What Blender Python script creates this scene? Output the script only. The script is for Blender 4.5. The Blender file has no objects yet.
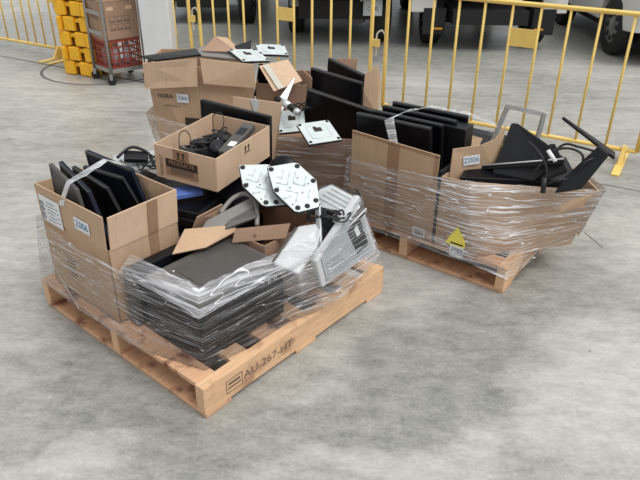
import bpy, bmesh, math, random
from mathutils import Vector, Matrix, Euler, noise
random.seed(7)
SC = bpy.context.scene
COL = SC.collection
SC.view_settings.view_transform = 'Standard'
SC.view_settings.look = 'None'
SC.view_settings.gamma = 1
SC.view_settings.use_curve_mapping = False
SC.view_settings.exposure = 0.18
R = math.radians

# ------------------------------------------------------------------ materials
def nodes(name):
    m = bpy.data.materials.new(name); m.use_nodes = True
    nt = m.node_tree; b = nt.nodes['Principled BSDF']
    return m, nt, b
def ramp(nt, fac, stops):
    r = nt.nodes.new('ShaderNodeValToRGB')
    e = r.color_ramp.elements
    while len(e) < len(stops): e.new(0.5)
    for i, (p, c) in enumerate(stops):
        e[i].position = p; e[i].color = (c[0], c[1], c[2], 1) if len(c) == 3 else c
    nt.links.new(fac, r.inputs[0]); return r.outputs[0]
def noise_tex(nt, scale, detail=4, vec=None, rough=.55, mscale=None, mrot=None, coord='Object', dist=0):
    tc = nt.nodes.new('ShaderNodeTexCoord'); src = tc.outputs[coord]
    if mscale or mrot:
        mp = nt.nodes.new('ShaderNodeMapping')
        if mscale: mp.inputs['Scale'].default_value = mscale
        if mrot: mp.inputs['Rotation'].default_value = mrot
        nt.links.new(src, mp.inputs[0]); src = mp.outputs[0]
    n = nt.nodes.new('ShaderNodeTexNoise'); n.inputs['Scale'].default_value = scale
    n.inputs['Detail'].default_value = detail; n.inputs['Roughness'].default_value = rough
    n.inputs['Distortion'].default_value = dist
    nt.links.new(src, n.inputs['Vector']); return n.outputs['Fac']
def mixc(nt, fac, a, b, typ='MIX'):
    m = nt.nodes.new('ShaderNodeMix'); m.data_type = 'RGBA'; m.blend_type = typ
    for v, i in ((fac, 0), (a, 6), (b, 7)):
        if hasattr(v, 'links'): nt.links.new(v, m.inputs[i])
        elif i == 0: m.inputs[0].default_value = v
        else: m.inputs[i].default_value = (*v, 1)
    return m.outputs[2]
def bump(nt, b, h, strength=.3, dist=.01):
    bp = nt.nodes.new('ShaderNodeBump'); bp.inputs['Strength'].default_value = strength
    bp.inputs['Distance'].default_value = dist
    nt.links.new(h, bp.inputs['Height']); nt.links.new(bp.outputs[0], b.inputs['Normal'])
def plain(name, col, rough=.5, metal=0, spec=.5, var=.12, scale=12, bmp=0):
    m, nt, b = nodes(name)
    f = noise_tex(nt, scale)
    c = ramp(nt, f, [(.3, [x*(1-var) for x in col]), (.7, [min(1, x*(1+var)) for x in col])])
    nt.links.new(c, b.inputs['Base Color'])
    b.inputs['Roughness'].default_value = rough; b.inputs['Metallic'].default_value = metal
    b.inputs['Specular IOR Level'].default_value = spec
    if bmp: bump(nt, b, noise_tex(nt, scale*12), bmp, .002)
    return m
def cardboard(name, col, var=.1):
    m, nt, b = nodes(name)
    f = noise_tex(nt, 5, 6)
    c = ramp(nt, f, [(.3, [x*(1-var) for x in col]), (.7, [x*(1+var) for x in col])])
    w = noise_tex(nt, 3, 2, mscale=(40, 40, 1.2))
    c2 = mixc(nt, .25, c, ramp(nt, w, [(.35, [x*.8 for x in col]), (.65, [x*1.15 for x in col])]))
    nt.links.new(c2, b.inputs['Base Color']); b.inputs['Roughness'].default_value = .75
    b.inputs['Specular IOR Level'].default_value = .25
    bump(nt, b, noise_tex(nt, 9, 5), .25, .01)
    return m
M = {}
M['card'] = cardboard('cardboard', (.52, .36, .235))
M['card2'] = cardboard('cardboard_pale', (.67, .48, .33))
M['card3'] = cardboard('cardboard_brown', (.38, .245, .17))
M['tape'] = plain('brown_tape', (.36, .22, .135), .35, var=.1)
M['ink'] = plain('black_print', (.035, .022, .016), .7)
M['inkfade'] = plain('faded_print', (.2, .13, .09), .8)
M['label'] = plain('white_label', (.78, .79, .8), .5, var=.03)
M['inkblue'] = plain('blue_ink', (.12, .25, .42), .6)
M['greyink'] = plain('grey_ink', (.17, .18, .2), .6)
M['yellowlabel'] = plain('yellow_label', (.85, .75, .12), .5, var=.05)
M['black'] = plain('black_plastic', (.006, .0065, .008), .42, var=.2, spec=.35)
M['blackm'] = plain('black_matte', (.009, .0095, .012), .55, var=.2, bmp=.1, spec=.35)
M['screen'] = plain('lcd_screen', (.003, .0035, .006), .38, var=.1, spec=.25)
M['edge'] = plain('bezel_edge', (.07, .07, .072), .35)
M['greyback'] = plain('grey_plastic', (.075, .073, .068), .5)
M['greytop'] = plain('grey_lid', (.098, .092, .085), .55, bmp=.15)
M['navy'] = plain('navy_plastic', (.008, .011, .024), .45, spec=.3)
M['blue'] = plain('blue_plastic', (.13, .22, .62), .45)
M['silver'] = plain('silver_metal', (.62, .65, .66), .38, .55)
M['steelw'] = plain('pale_zinc_plate', (.66, .73, .72), .42, .25, var=.06)
M['whitep'] = plain('white_plastic', (.60, .61, .62), .35, var=.06)
M['lightgrey'] = plain('light_grey_plastic', (.42, .45, .46), .4)
M['midgrey'] = plain('mid_grey_plastic', (.22, .21, .2), .45)
M['chrome'] = plain('brushed_metal', (.4, .4, .38), .3, .8)
M['cable'] = plain('cable_rubber', (.012, .012, .013), .5)
M['cablegrey'] = plain('cable_grey', (.1, .1, .1), .5)
M['yellow'] = plain('fence_yellow_paint', (.88, .62, .17), .45, var=.06)
M['yguard'] = plain('guard_yellow_plastic', (.93, .50, .02), .45, var=.06)
M['yshade'] = plain('guard_recess_shade', (.30, .13, .02), .7)  # dark amber stands in for shade inside the guard's gaps
M['red'] = plain('red_crate_plastic', (.30, .045, .035), .45)
M['rubber'] = plain('tyre_rubber', (.014, .014, .015), .75, bmp=.3)
M['vwhite'] = plain('vehicle_white_paint', (.72, .72, .69), .25, var=.02)
M['vdark'] = plain('vehicle_underbody', (.006, .006, .007), .6)
M['glass'] = plain('vehicle_glass', (.02, .025, .03), .08)
M['tail'] = plain('tail_light_red', (.35, .01, .015), .2)
M['amber'] = plain('amber_reflector', (.75, .32, .03), .3)
M['column'] = plain('white_column_paint', (.70, .71, .72), .5, var=.05, scale=4)
M['joint'] = plain('joint_sealant', (.12, .115, .105), .8)
M['strap'] = plain('pale_webbing', (.6, .58, .5), .5)

def make_wood(name, base, knots=.3):
    m, nt, b = nodes(name)
    g = noise_tex(nt, 4, 6, mscale=(2, 22, 22), dist=.6)
    c = ramp(nt, g, [(.25, [x*.78 for x in base]), (.5, base), (.8, [min(1, x*1.15) for x in base])])
    k = noise_tex(nt, 7, 3)
    kc = ramp(nt, k, [(.54, (0, 0, 0)), (.66, (1, 1, 1))])
    v = nt.nodes.new('ShaderNodeMath'); v.operation = 'MULTIPLY'; v.inputs[1].default_value = knots
    nt.links.new(kc, v.inputs[0])
    c2 = mixc(nt, v.outputs[0], c, (.20, .065, .035))
    nt.links.new(c2, b.inputs['Base Color']); b.inputs['Roughness'].default_value = .7
    bump(nt, b, g, .35, .004); return m
M['wood'] = make_wood('pine_timber', (.72, .46, .27), .5)
M['woodk'] = make_wood('stained_pine_timber', (.66, .39, .23), 1.0)

def make_floor():
    m, nt, b = nodes('polished_concrete')
    big = noise_tex(nt, .42, 5, rough=.55, dist=.5)
    c = ramp(nt, big, [(.34, (.175, .18, .162)), (.47, (.30, .30, .275)), (.60, (.52, .505, .465))])
    st = noise_tex(nt, 1.3, 7, mscale=(1, 5, 1), mrot=(0, 0, R(32)), rough=.6)
    c = mixc(nt, .36, c, ramp(nt, st, [(.34, (.17, .175, .16)), (.64, (.60, .585, .54))]))
    # worn and sealed patches, with shade and pale sheen painted in, at fixed places
    tc = nt.nodes.new('ShaderNodeTexCoord'); wob = nt.nodes.new('ShaderNodeTexNoise'); wob.inputs['Scale'].default_value = 2.6; wob.inputs['Detail'].default_value = 6
    nt.links.new(tc.outputs['Object'], wob.inputs['Vector'])
    wm = nt.nodes.new('ShaderNodeVectorMath'); wm.operation = 'MULTIPLY_ADD'; wm.inputs[1].default_value = (.8, .8, 0)
    nt.links.new(wob.outputs['Color'], wm.inputs[0]); nt.links.new(tc.outputs['Object'], wm.inputs[2])
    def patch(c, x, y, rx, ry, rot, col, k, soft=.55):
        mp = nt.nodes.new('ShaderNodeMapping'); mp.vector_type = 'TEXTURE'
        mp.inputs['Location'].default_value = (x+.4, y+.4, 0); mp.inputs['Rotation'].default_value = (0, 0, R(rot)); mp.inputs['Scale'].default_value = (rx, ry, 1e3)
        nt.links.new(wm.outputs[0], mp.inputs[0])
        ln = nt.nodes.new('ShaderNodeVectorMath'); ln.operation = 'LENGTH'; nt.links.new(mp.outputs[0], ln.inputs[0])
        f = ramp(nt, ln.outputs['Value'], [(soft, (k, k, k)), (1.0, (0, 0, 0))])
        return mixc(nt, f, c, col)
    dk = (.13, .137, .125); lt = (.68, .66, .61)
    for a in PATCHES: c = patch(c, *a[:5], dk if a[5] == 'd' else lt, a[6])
    mid_ = noise_tex(nt, 7, 10, mscale=(1, 2.2, 1), mrot=(0, 0, R(40)), rough=.72)
    c = mixc(nt, .34, c, ramp(nt, mid_, [(.36, (.13, .135, .125)), (.62, (.60, .59, .545))]))
    fine = noise_tex(nt, 60, 8, rough=.75)
    c = mixc(nt, .20, c, ramp(nt, fine, [(.38, (.12, .12, .11)), (.60, (.50, .49, .46))]))
    vo = noise_tex(nt, 4.2, 3, dist=.3)
    s = ramp(nt, vo, [(.68, (0, 0, 0)), (.74, (.55, .55, .55))])
    c = mixc(nt, s, c, (.15, .15, .14))
    sp = noise_tex(nt, 17, 3)
    c = mixc(nt, ramp(nt, sp, [(.71, (0, 0, 0)), (.76, (.6, .6, .6))]), c, (.12, .12, .11))
    sc = noise_tex(nt, 3, 8, mscale=(18, 1.2, 1), mrot=(0, 0, R(-52)), rough=.7)
    c = mixc(nt, ramp(nt, sc, [(.60, (0, 0, 0)), (.72, (.4, .4, .4))]), c, (.60, .59, .55))
    nt.links.new(c, b.inputs['Base Color'])
    rr = ramp(nt, big, [(.35, (.26, .26, .26)), (.65, (.45, .45, .45))])
    nt.links.new(rr, b.inputs['Roughness'])
    b.inputs['Specular IOR Level'].default_value = .36
    bump(nt, b, fine, .12, .003); return m
PATCHES = [(-.78, 2.05, .42, .62, 40, 'd', .8), (.55, 2.2, .85, .40, 50, 'd', .8), (1.3, 2.8, .5, .35, 30, 'd', .6), (-.15, 1.72, .7, .16, 0, 'd', .6),  # dark spots beside the pallets are partly painted shade
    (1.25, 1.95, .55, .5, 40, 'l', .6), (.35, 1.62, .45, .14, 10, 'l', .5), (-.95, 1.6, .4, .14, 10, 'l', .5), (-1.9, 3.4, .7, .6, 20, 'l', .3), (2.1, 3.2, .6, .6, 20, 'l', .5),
    (-.2, 8.4, 3.0, 1.9, 10, 'd', 1.0), (-3.2, 9, 2.4, 2.0, 0, 'd', .7), (2.6, 9.2, 2.0, 2.0, 0, 'd', .9)]  # dark floor around the vehicles: their shade and reflection painted in
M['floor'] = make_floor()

def make_film(name, base=.045, gain=.80, lo=.54, hi=.68, ang=14, tint=(.86, .87, .9)):
    m = bpy.data.materials.new(name); m.use_nodes = True
    nt = m.node_tree; nt.nodes.clear()
    out = nt.nodes.new('ShaderNodeOutputMaterial')
    tr = nt.nodes.new('ShaderNodeBsdfTransparent')
    pr = nt.nodes.new('ShaderNodeBsdfPrincipled')
    pr.inputs['Base Color'].default_value = (*tint, 1); pr.inputs['Roughness'].default_value = .22
    pr.inputs['Specular IOR Level'].default_value = .8
    gl = nt.nodes.new('ShaderNodeBsdfGlossy'); gl.inputs['Roughness'].default_value = .12
    a = noise_tex(nt, 1, 7, coord='UV', mscale=(2.2, 130, 1), mrot=(0, 0, R(ang)), rough=.62, dist=.15)
    b2 = noise_tex(nt, 1, 5, coord='UV', mscale=(6, 75, 1), mrot=(0, 0, R(-ang*1.6)), rough=.6)
    bl = noise_tex(nt, 5, 4, coord='UV')
    mx = nt.nodes.new('ShaderNodeMath'); mx.operation = 'MAXIMUM'
    ra = ramp(nt, a, [(lo, (0, 0, 0)), (hi, (1, 1, 1))]); rb = ramp(nt, b2, [(lo+.07, (0, 0, 0)), (hi+.1, (1, 1, 1))])  # streaks: film highlights painted in as whitish opaque bands
    nt.links.new(ra, mx.inputs[0]); nt.links.new(rb, mx.inputs[1])
    ml = nt.nodes.new('ShaderNodeMath'); ml.operation = 'MULTIPLY'
    rbl = ramp(nt, bl, [(.3, (.35, .35, .35)), (.65, (1, 1, 1))])
    def glint_line(sc, an, wd):  # thin bright highlights painted into the film as white lines
        n_ = noise_tex(nt, 1, 2, coord='UV', mscale=sc, mrot=(0, 0, R(an)), rough=.5, dist=.2)
        s_ = nt.nodes.new('ShaderNodeMath'); s_.operation = 'SUBTRACT'; s_.inputs[1].default_value = .5; nt.links.new(n_, s_.inputs[0])
        a_ = nt.nodes.new('ShaderNodeMath'); a_.operation = 'ABSOLUTE'; nt.links.new(s_.outputs[0], a_.inputs[0])
        return ramp(nt, a_.outputs[0], [(0, (1, 1, 1)), (wd, (0, 0, 0))])
    r1 = glint_line((1.0, 30, 1), ang, .009); r2 = glint_line((1.6, 19, 1), -ang*2.2, .006)
    m4 = nt.nodes.new('ShaderNodeMath'); m4.operation = 'MAXIMUM'; nt.links.new(r1, m4.inputs[0]); nt.links.new(r2, m4.inputs[1])
    nt.links.new(mx.outputs[0], ml.inputs[0]); nt.links.new(rbl, ml.inputs[1])
    m5 = nt.nodes.new('ShaderNodeMath'); m5.operation = 'MAXIMUM'; nt.links.new(ml.outputs[0], m5.inputs[0]); nt.links.new(m4.outputs[0], m5.inputs[1])
    at = nt.nodes.new('ShaderNodeAttribute'); at.attribute_name = 'layers'
    m2 = nt.nodes.new('ShaderNodeMath'); m2.operation = 'MULTIPLY_ADD'
    m2.inputs[1].default_value = gain; m2.inputs[2].default_value = base
    nt.links.new(m5.outputs[0], m2.inputs[0])
    m3 = nt.nodes.new('ShaderNodeMath'); m3.operation = 'MULTIPLY'; m3.use_clamp = True
    nt.links.new(m2.outputs[0], m3.inputs[0]); nt.links.new(at.outputs['Fac'], m3.inputs[1])
    bp = nt.nodes.new('ShaderNodeBump'); bp.inputs['Strength'].default_value = .6; bp.inputs['Distance'].default_value = .01
    nt.links.new(a, bp.inputs['Height']); nt.links.new(bp.outputs[0], gl.inputs['Normal']); nt.links.new(bp.outputs[0], pr.inputs['Normal'])
    fr = nt.nodes.new('ShaderNodeFresnel'); fr.inputs['IOR'].default_value = 1.16
    nt.links.new(bp.outputs[0], fr.inputs['Normal'])
    s1 = nt.nodes.new('ShaderNodeMixShader'); nt.links.new(fr.outputs[0], s1.inputs[0])
    nt.links.new(tr.outputs[0], s1.inputs[1]); nt.links.new(gl.outputs[0], s1.inputs[2])
    s2 = nt.nodes.new('ShaderNodeMixShader'); nt.links.new(m3.outputs[0], s2.inputs[0])
    nt.links.new(s1.outputs[0], s2.inputs[1]); nt.links.new(pr.outputs[0], s2.inputs[2])
    nt.links.new(s2.outputs[0], out.inputs[0]); return m
M['film'] = make_film('clear_stretch_film')
M['filmd'] = make_film('bunched_stretch_film', .12, .62, .46, .66, tint=(.78, .79, .82))

# ------------------------------------------------------------------ mesh builder
class MB:
    def __init__(s): s.v = []; s.f = []; s.mi = []; s.mats = []
    def mid(s, m):
        if m not in s.mats: s.mats.append(m)
        return s.mats.index(m)
    def add(s, verts, faces, mat):
        o = len(s.v); s.v += [tuple(p) for p in verts]; k = s.mid(mat)
        for f in faces: s.f.append([o+i for i in f]); s.mi.append(k)
        return s
    def hexa(s, b4, t4, mat):
        return s.add(list(b4)+list(t4), [(3, 2, 1, 0), (4, 5, 6, 7), (0, 1, 5, 4), (1, 2, 6, 5), (2, 3, 7, 6), (3, 0, 4, 7)], mat)
    def box(s, c, d, mat, T=None):
        x, y, z = c; a, b, h = d[0]/2, d[1]/2, d[2]/2
        P = [Vector((x+i*a, y+j*b, z+k*h)) for k in (-1, 1) for i, j in ((-1, -1), (1, -1), (1, 1), (-1, 1))]
        if T: P = [T @ p for p in P]
        return s.hexa(P[:4], P[4:], mat)
    def prism(s, poly, th, mat, T=None, n=None):
        """polygon (3-d points, roughly planar) thickened both ways along its normal"""
        P = [Vector(p) for p in poly]
        if n is None:
            n = Vector((0, 0, 0))
            for i in range(len(P)): n += P[i].cross(P[(i+1) % len(P)])
            n.normalize()
        a = [p-n*th/2 for p in P]; b = [p+n*th/2 for p in P]
        if T: a = [T @ p for p in a]; b = [T @ p for p in b]
        k = len(P)
        F = [tuple(range(k))[::-1], tuple(range(k, 2*k))]+[(i, (i+1) % k, k+(i+1) % k, k+i) for i in range(k)]
        return s.add(a+b, F, mat)
    def tube(s, pts, r, mat, seg=8, T=None, closed=False):
        P = [Vector(p) for p in pts]; n = len(P); V = []; up = None
        for i, p in enumerate(P):
            if closed: t = P[(i+1) % n]-P[i-1]
            else: t = P[min(i+1, n-1)]-P[max(i-1, 0)]
            t.normalize()
            if up is None: up = t.orthogonal().normalized()
            up = (up-t*up.dot(t))
            if up.length < 1e-5: up = t.orthogonal()
            up.normalize(); w = t.cross(up)
            rr = r[i] if isinstance(r, (list, tuple)) else r
            for k in range(seg):
                a = 2*math.pi*k/seg; V.append(p+(up*math.cos(a)+w*math.sin(a))*rr)
        if T: V = [T @ v for v in V]
        F = []
        m = n if closed else n-1
        for i in range(m):
            j = (i+1) % n
            for k in range(seg): F.append((i*seg+k, i*seg+(k+1) % seg, j*seg+(k+1) % seg, j*seg+k))
        if not closed: F += [tuple(range(seg))[::-1], tuple(range((n-1)*seg, n*seg))]
        return s.add(V, F, mat)
    def lathe(s, prof, mat, seg=24, T=None, caps=True):
        """prof: [(r, z)] around local z"""
        V = []; F = []; n = len(prof)
        for r, z in prof:
            for k in range(seg):
                a = 2*math.pi*k/seg; V.append(Vector((r*math.cos(a), r*math.sin(a), z)))
        if T: V = [T @ v for v in V]
        for i in range(n-1):
            for k in range(seg): F.append((i*seg+k, i*seg+(k+1) % seg, (i+1)*seg+(k+1) % seg, (i+1)*seg+k))
        if caps: F += [tuple(range(seg))[::-1], tuple(range((n-1)*seg, n*seg))]
        return s.add(V, F, mat)
    def build(s, name, parent=None, smooth=False, bevel=0, T=None, seg=2):
        me = bpy.data.meshes.new(name); vs = s.v
        if T: vs = [tuple(T @ Vector(v)) for v in vs]
        me.from_pydata(vs, [], s.f)
        for m in s.mats: me.materials.append(M[m])
        for p, k in zip(me.polygons, s.mi): p.material_index = k; p.use_smooth = smooth
        bm = bmesh.new(); bm.from_mesh(me); bmesh.ops.recalc_face_normals(bm, faces=bm.faces); bm.to_mesh(me); bm.free()
        o = bpy.data.objects.new(name, me); COL.objects.link(o)
        if parent: o.parent = parent
        if bevel:
            b = o.modifiers.new('bevel', 'BEVEL'); b.width = bevel; b.segments = seg; b.limit_method = 'ANGLE'
        return o
def tag(o, label, cat, group=None, kind=None):
    o['label'] = label; o['category'] = cat
    if group: o['group'] = group
    if kind: o['kind'] = kind
    return o
def thing(name, label, cat, loc=(0, 0, 0), rot=(0, 0, 0), group=None):
    e = bpy.data.objects.new(name, None); COL.objects.link(e); e.empty_display_size = .1
    e.location = loc; e.rotation_euler = [R(a) for a in rot]
    return tag(e, label, cat, group)
def thing_from(src, label, loc, rot=None, group=None):
    c = src.copy(); COL.objects.link(c); c.location = loc; c['label'] = label
    if rot is not None: c.rotation_euler = [R(a) for a in rot]
    if group: c['group'] = group
    for ch in src.children:
        d = ch.copy(); COL.objects.link(d); d.parent = c
        for g in ch.children:
            e = g.copy(); COL.objects.link(e); e.parent = d
    return c
def struct(o): o['kind'] = 'structure'; return o
DG = None
def text(name, s, size, mat, T, parent, extr=.0006, align='CENTER', squash=1):
    cu = bpy.data.curves.new(name, 'FONT'); cu.body = s; cu.size = size; cu.extrude = extr
    cu.align_x = align; cu.align_y = 'CENTER'
    t = bpy.data.objects.new(name+'_tmp', cu); COL.objects.link(t)
    bpy.context.view_layer.update()
    dg = bpy.context.evaluated_depsgraph_get()
    me = bpy.data.meshes.new_from_object(t.evaluated_get(dg)); me.name = name
    bpy.data.objects.remove(t); bpy.data.curves.remove(cu)
    me.transform(T @ Matrix.Diagonal((squash, 1, 1, 1)))
    me.materials.clear(); me.materials.append(M[mat])
    o = bpy.data.objects.new(name, me); COL.objects.link(o); o.parent = parent
    return o
def frame(origin, x, z):
    """matrix whose local x runs along x, local y towards z's perpendicular, local z = normal"""
    x = Vector(x).normalized(); n = Vector(z).normalized(); y = n.cross(x).normalized(); x = y.cross(n)
    m = Matrix.Identity(4)
    for i in range(3): m[i][0] = x[i]; m[i][1] = y[i]; m[i][2] = n[i]; m[i][3] = origin[i]
    return m
def bez(pts, n=10, closed=False):
    """Catmull-Rom through points"""
    P = [Vector(p) for p in pts]; out = []; L = len(P)
    rng = L if closed else L-1
    for i in range(rng):
        if closed: a, b, c, d = P[i-1], P[i], P[(i+1) % L], P[(i+2) % L]
        else: a, b, c, d = P[max(i-1, 0)], P[i], P[i+1], P[min(i+2, L-1)]
        for k in range(n):
            t = k/n
            out.append(.5*((2*b)+(c-a)*t+(2*a-5*b+4*c-d)*t*t+(3*b-a-3*c+d)*t**3))
    if not closed: out.append(P[-1])
    return out

# frames of the two wrapped pallets in front
T1 = Matrix.Translation((-.431, 1.8148, 0)) @ Matrix.Rotation(.871518, 4, 'Z')
T2 = Matrix.Translation((.9206, 2.6966, 0)) @ Matrix.Rotation(.935049, 4, 'Z')
def W1(u, v, z): return T1 @ Vector((u, v, z))
def W2(u, v, z): return T2 @ Vector((u, v, z))
I4 = Matrix.Identity(4)

# ------------------------------------------------------------------ camera, light
cam = bpy.data.objects.new('camera', bpy.data.cameras.new('camera')); COL.objects.link(cam)
Rv = Vector((.9999427, .00523102, .00933939)); Uv = Vector((-.01070457, .48864339, .87241793)); Fv = Vector((0, .87246792, -.48867139))
mw = Matrix.Identity(4)
for i in range(3): mw[i][0] = Rv[i]; mw[i][1] = Uv[i]; mw[i][2] = -Fv[i]
mw[2][3] = 1.81273
cam.matrix_world = mw
cam.data.sensor_width = 36; cam.data.lens = 642.517/640*36; cam.data.clip_end = 200
SC.camera = cam

w = bpy.data.worlds.new('daylight'); SC.world = w; w.use_nodes = True
nt = w.node_tree; bg = nt.nodes['Background']
tc = nt.nodes.new('ShaderNodeTexCoord'); sx = nt.nodes.new('ShaderNodeSeparateXYZ')
nt.links.new(tc.outputs['Generated'], sx.inputs[0])
cr = ramp(nt, sx.outputs['Z'], [(0, (.50, .52, .55)), (.25, (.62, .64, .67)), (.8, (1.0, 1.0, 1.0))])
nt.links.new(cr, bg.inputs[0]); bg.inputs[1].default_value = .80
sun = bpy.data.objects.new('soft_daylight', bpy.data.lights.new('soft_daylight', 'SUN')); COL.objects.link(sun)
sun.data.energy = 1.9; sun.data.angle = R(35); sun.data.color = (1, .985, .96)
sun.rotation_euler = Vector((.5, -.35, 1)).to_track_quat('Z', 'Y').to_euler()

# ------------------------------------------------------------------ setting
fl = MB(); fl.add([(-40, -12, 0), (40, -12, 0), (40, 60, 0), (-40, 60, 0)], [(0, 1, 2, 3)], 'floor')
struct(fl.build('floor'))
def strip(pts, wd, name, mat='joint', z=.0012, label=None):
    P = [Vector((a, b, 0)) for a, b in pts]; V = []; F = []
    for i, p in enumerate(P):
        t = (P[min(i+1, len(P)-1)]-P[max(i-1, 0)]).normalized(); n = Vector((-t.y, t.x, 0))*wd/2
        V += [p-n+Vector((0, 0, z)), p+n+Vector((0, 0, z))]
    for i in range(len(P)-1): F.append((2*i, 2*i+2, 2*i+3, 2*i+1))
    b = MB(); b.add(V, F, mat); return struct(b.build(name))
strip([(-6.2, 8.85), (-3.731, 7.518), (-2.868, 7.052), (-1.0, 6.05)], .025, 'trim_1')
cx, cy, rr = -2.35, 7.0, .66
strip([(cx+rr*math.cos(a), cy+rr*.95*math.sin(a)) for a in [R(150+i*8) for i in range(26)]], .03, 'trim_2')
strip([(1.45, 4.33), (1.929, 4.07), (2.166, 3.95), (3.2, 3.39)], .012, 'trim_3')
strip([(1.571, 3.368), (1.612, 3.179)], .006, 'trim_4')

# white column
c = MB(); c.box((-1.60, 6.50, 1.9), (.28, .28, 3.8), 'column')
c.box((-1.60, 6.50, .01), (.30, .30, .02), 'column')
struct(c.build('trim_5', bevel=.012)); 

# ------------------------------------------------------------------ barriers
FA = Vector((2.31, 4.4256, 0)); FD = Vector((-.8672, .49796, 0)); FN = Vector((-.49796, -.8672, 0))   # FN points to the camera
def fp(s, z, o=0): return FA+FD*s+FN*o+Vector((0, 0, z))
def barrier(s0, s1, bars, plate, label, hook=True):
    t = thing('crowd_barrier', label, 'barrier', fp((s0+s1)/2, 0), group='yellow crowd barriers in a line')
    inv = Matrix.Translation(-fp((s0+s1)/2, 0)); r = .017; zt, zb = 1.045, .10
    b = MB()
    rc = .07
    pts = [fp(s0, zb+.0)]
    loop = [fp(s0, zb), fp(s0, .5), fp(s0, zt-rc), fp(s0+rc*.3, zt-rc*.3), fp(s0+rc, zt), fp((s0+s1)/2, zt), fp(s1-rc, zt), fp(s1-rc*.3, zt-rc*.3), fp(s1, zt-rc), fp(s1, .5), fp(s1, zb)]
    b.tube(loop, r, 'yellow', 10, inv); b.build('outer_frame', t, True)
    b = MB(); b.tube([fp(s0, zb), fp(s1, zb)], r*.95, 'yellow', 10, inv); b.build('bottom_rail', t, True)
    for s in bars:
        b = MB(); b.tube([fp(s, zb), fp(s, zt)], .0105, 'yellow', 8, inv); b.build('bar', t, True)
    if plate:
        b = MB(); a0, a1, z0, z1 = plate
        b.hexa([inv @ fp(a0, z0, -.004), inv @ fp(a1, z0, -.004), inv @ fp(a1, z0, .006), inv @ fp(a0, z0, .006)],
               [inv @ fp(a0, z1, -.004), inv @ fp(a1, z1, -.004), inv @ fp(a1, z1, .006), inv @ fp(a0, z1, .006)], 'yellow')
        b.build('sign_plate', t)
    for s in (s0+.06, s1-.06):
        b = MB()
        b.prism([inv @ fp(s, .006, -.30), inv @ fp(s, .006, .30), inv @ fp(s+.055, .006, .30), inv @ fp(s+.055, .006, -.30)], .01, 'yellow', n=Vector((0, 0, 1)))
        b.prism([inv @ fp(s+.027, .012, -.1), inv @ fp(s+.027, .012, .1), inv @ fp(s+.027, .13, .02), inv @ fp(s+.027, .13, -.02)], .03, 'yellow')
        b.build('foot', t)
    if hook:
        b = MB()
        q = [fp(s1+.012, .64), fp(s1+.012, .70), fp(s1+.045, .735), fp(s1+.085, .70), fp(s1+.085, .60), fp(s1+.085, .53)]
        b.tube([inv @ p for p in bez(q, 5)], .008, 'strap', 7)
        b.hexa([inv @ fp(s1+.06, .60, -.012), inv @ fp(s1+.14, .60, -.012), inv @ fp(s1+.14, .60, .012), inv @ fp(s1+.06, .60, .012)],
               [inv @ fp(s1+.06, .66, -.012), inv @ fp(s1+.14, .66, -.012), inv @ fp(s1+.14, .66, .012), inv @ fp(s1+.06, .66, .012)], 'yellow')
        b.build('coupling_hook', t)
    return t
barrier(0.0, 2.053, [.22, .436, .641, .845, 1.05, 1.258, 1.458, 1.662, 1.866], (.845, 1.05, .74, .87), 'yellow steel crowd barrier at the right, behind the brown wrapped pallet')
barrier(2.189, 4.028, [2.39, 2.578, 2.767, 2.953, 3.128, 3.32, 3.501, 3.676, 3.855], (2.953, 3.128, .72, .83), 'yellow steel crowd barrier in the middle, between white column and curved corner post')
barrier(4.154, 6.02, [4.347, 4.53, 4.71, 4.89, 5.07, 5.25, 5.44, 5.63, 5.82], (4.98, 5.16, .72, .83), 'yellow steel crowd barrier mostly hidden behind white column and trolley')
barrier(6.05, 7.9, [6.187, 6.359, 6.516, 6.66, 6.824, 7.03, 7.22, 7.42, 7.64], None, 'yellow steel crowd barrier at far left, beyond the yellow column guard', False)
barrier(-2.05, -.1, [-1.85, -1.64, -1.44, -1.24, -1.03, -.83, -.62, -.42, -.25], None, 'yellow steel crowd barrier running out of the picture at the right edge')

# ------------------------------------------------------------------ yellow column guard
t = thing('column_guard', 'yellow interlocking plastic guard stacked around a post beside the trolley', 'guard', (-2.44, 6.86, 0), (0, 0, -22))
b = MB(); b.box((0, 0, .95), (.25, .25, 1.9), 'yshade'); b.build('post', t)
hc = .15
for k in range(12):
    z = hc*(k+.5); b = MB(); o = (k % 2)
    for side in range(4):
        Rz = Matrix.Rotation(side*math.pi/2, 4, 'Z')
        for j in range(2):
            cxx = (-.1+.2*j)+(.045 if o else -.045)
            b.box((cxx, -.165, z), (.135, .045, hc*.93), 'yguard', Rz)
        b.box((0, -.15, z+(hc*.22)), (.34, .03, hc*.30), 'yguard', Rz)
    b.build('guard_course', t, bevel=.012)

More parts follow.
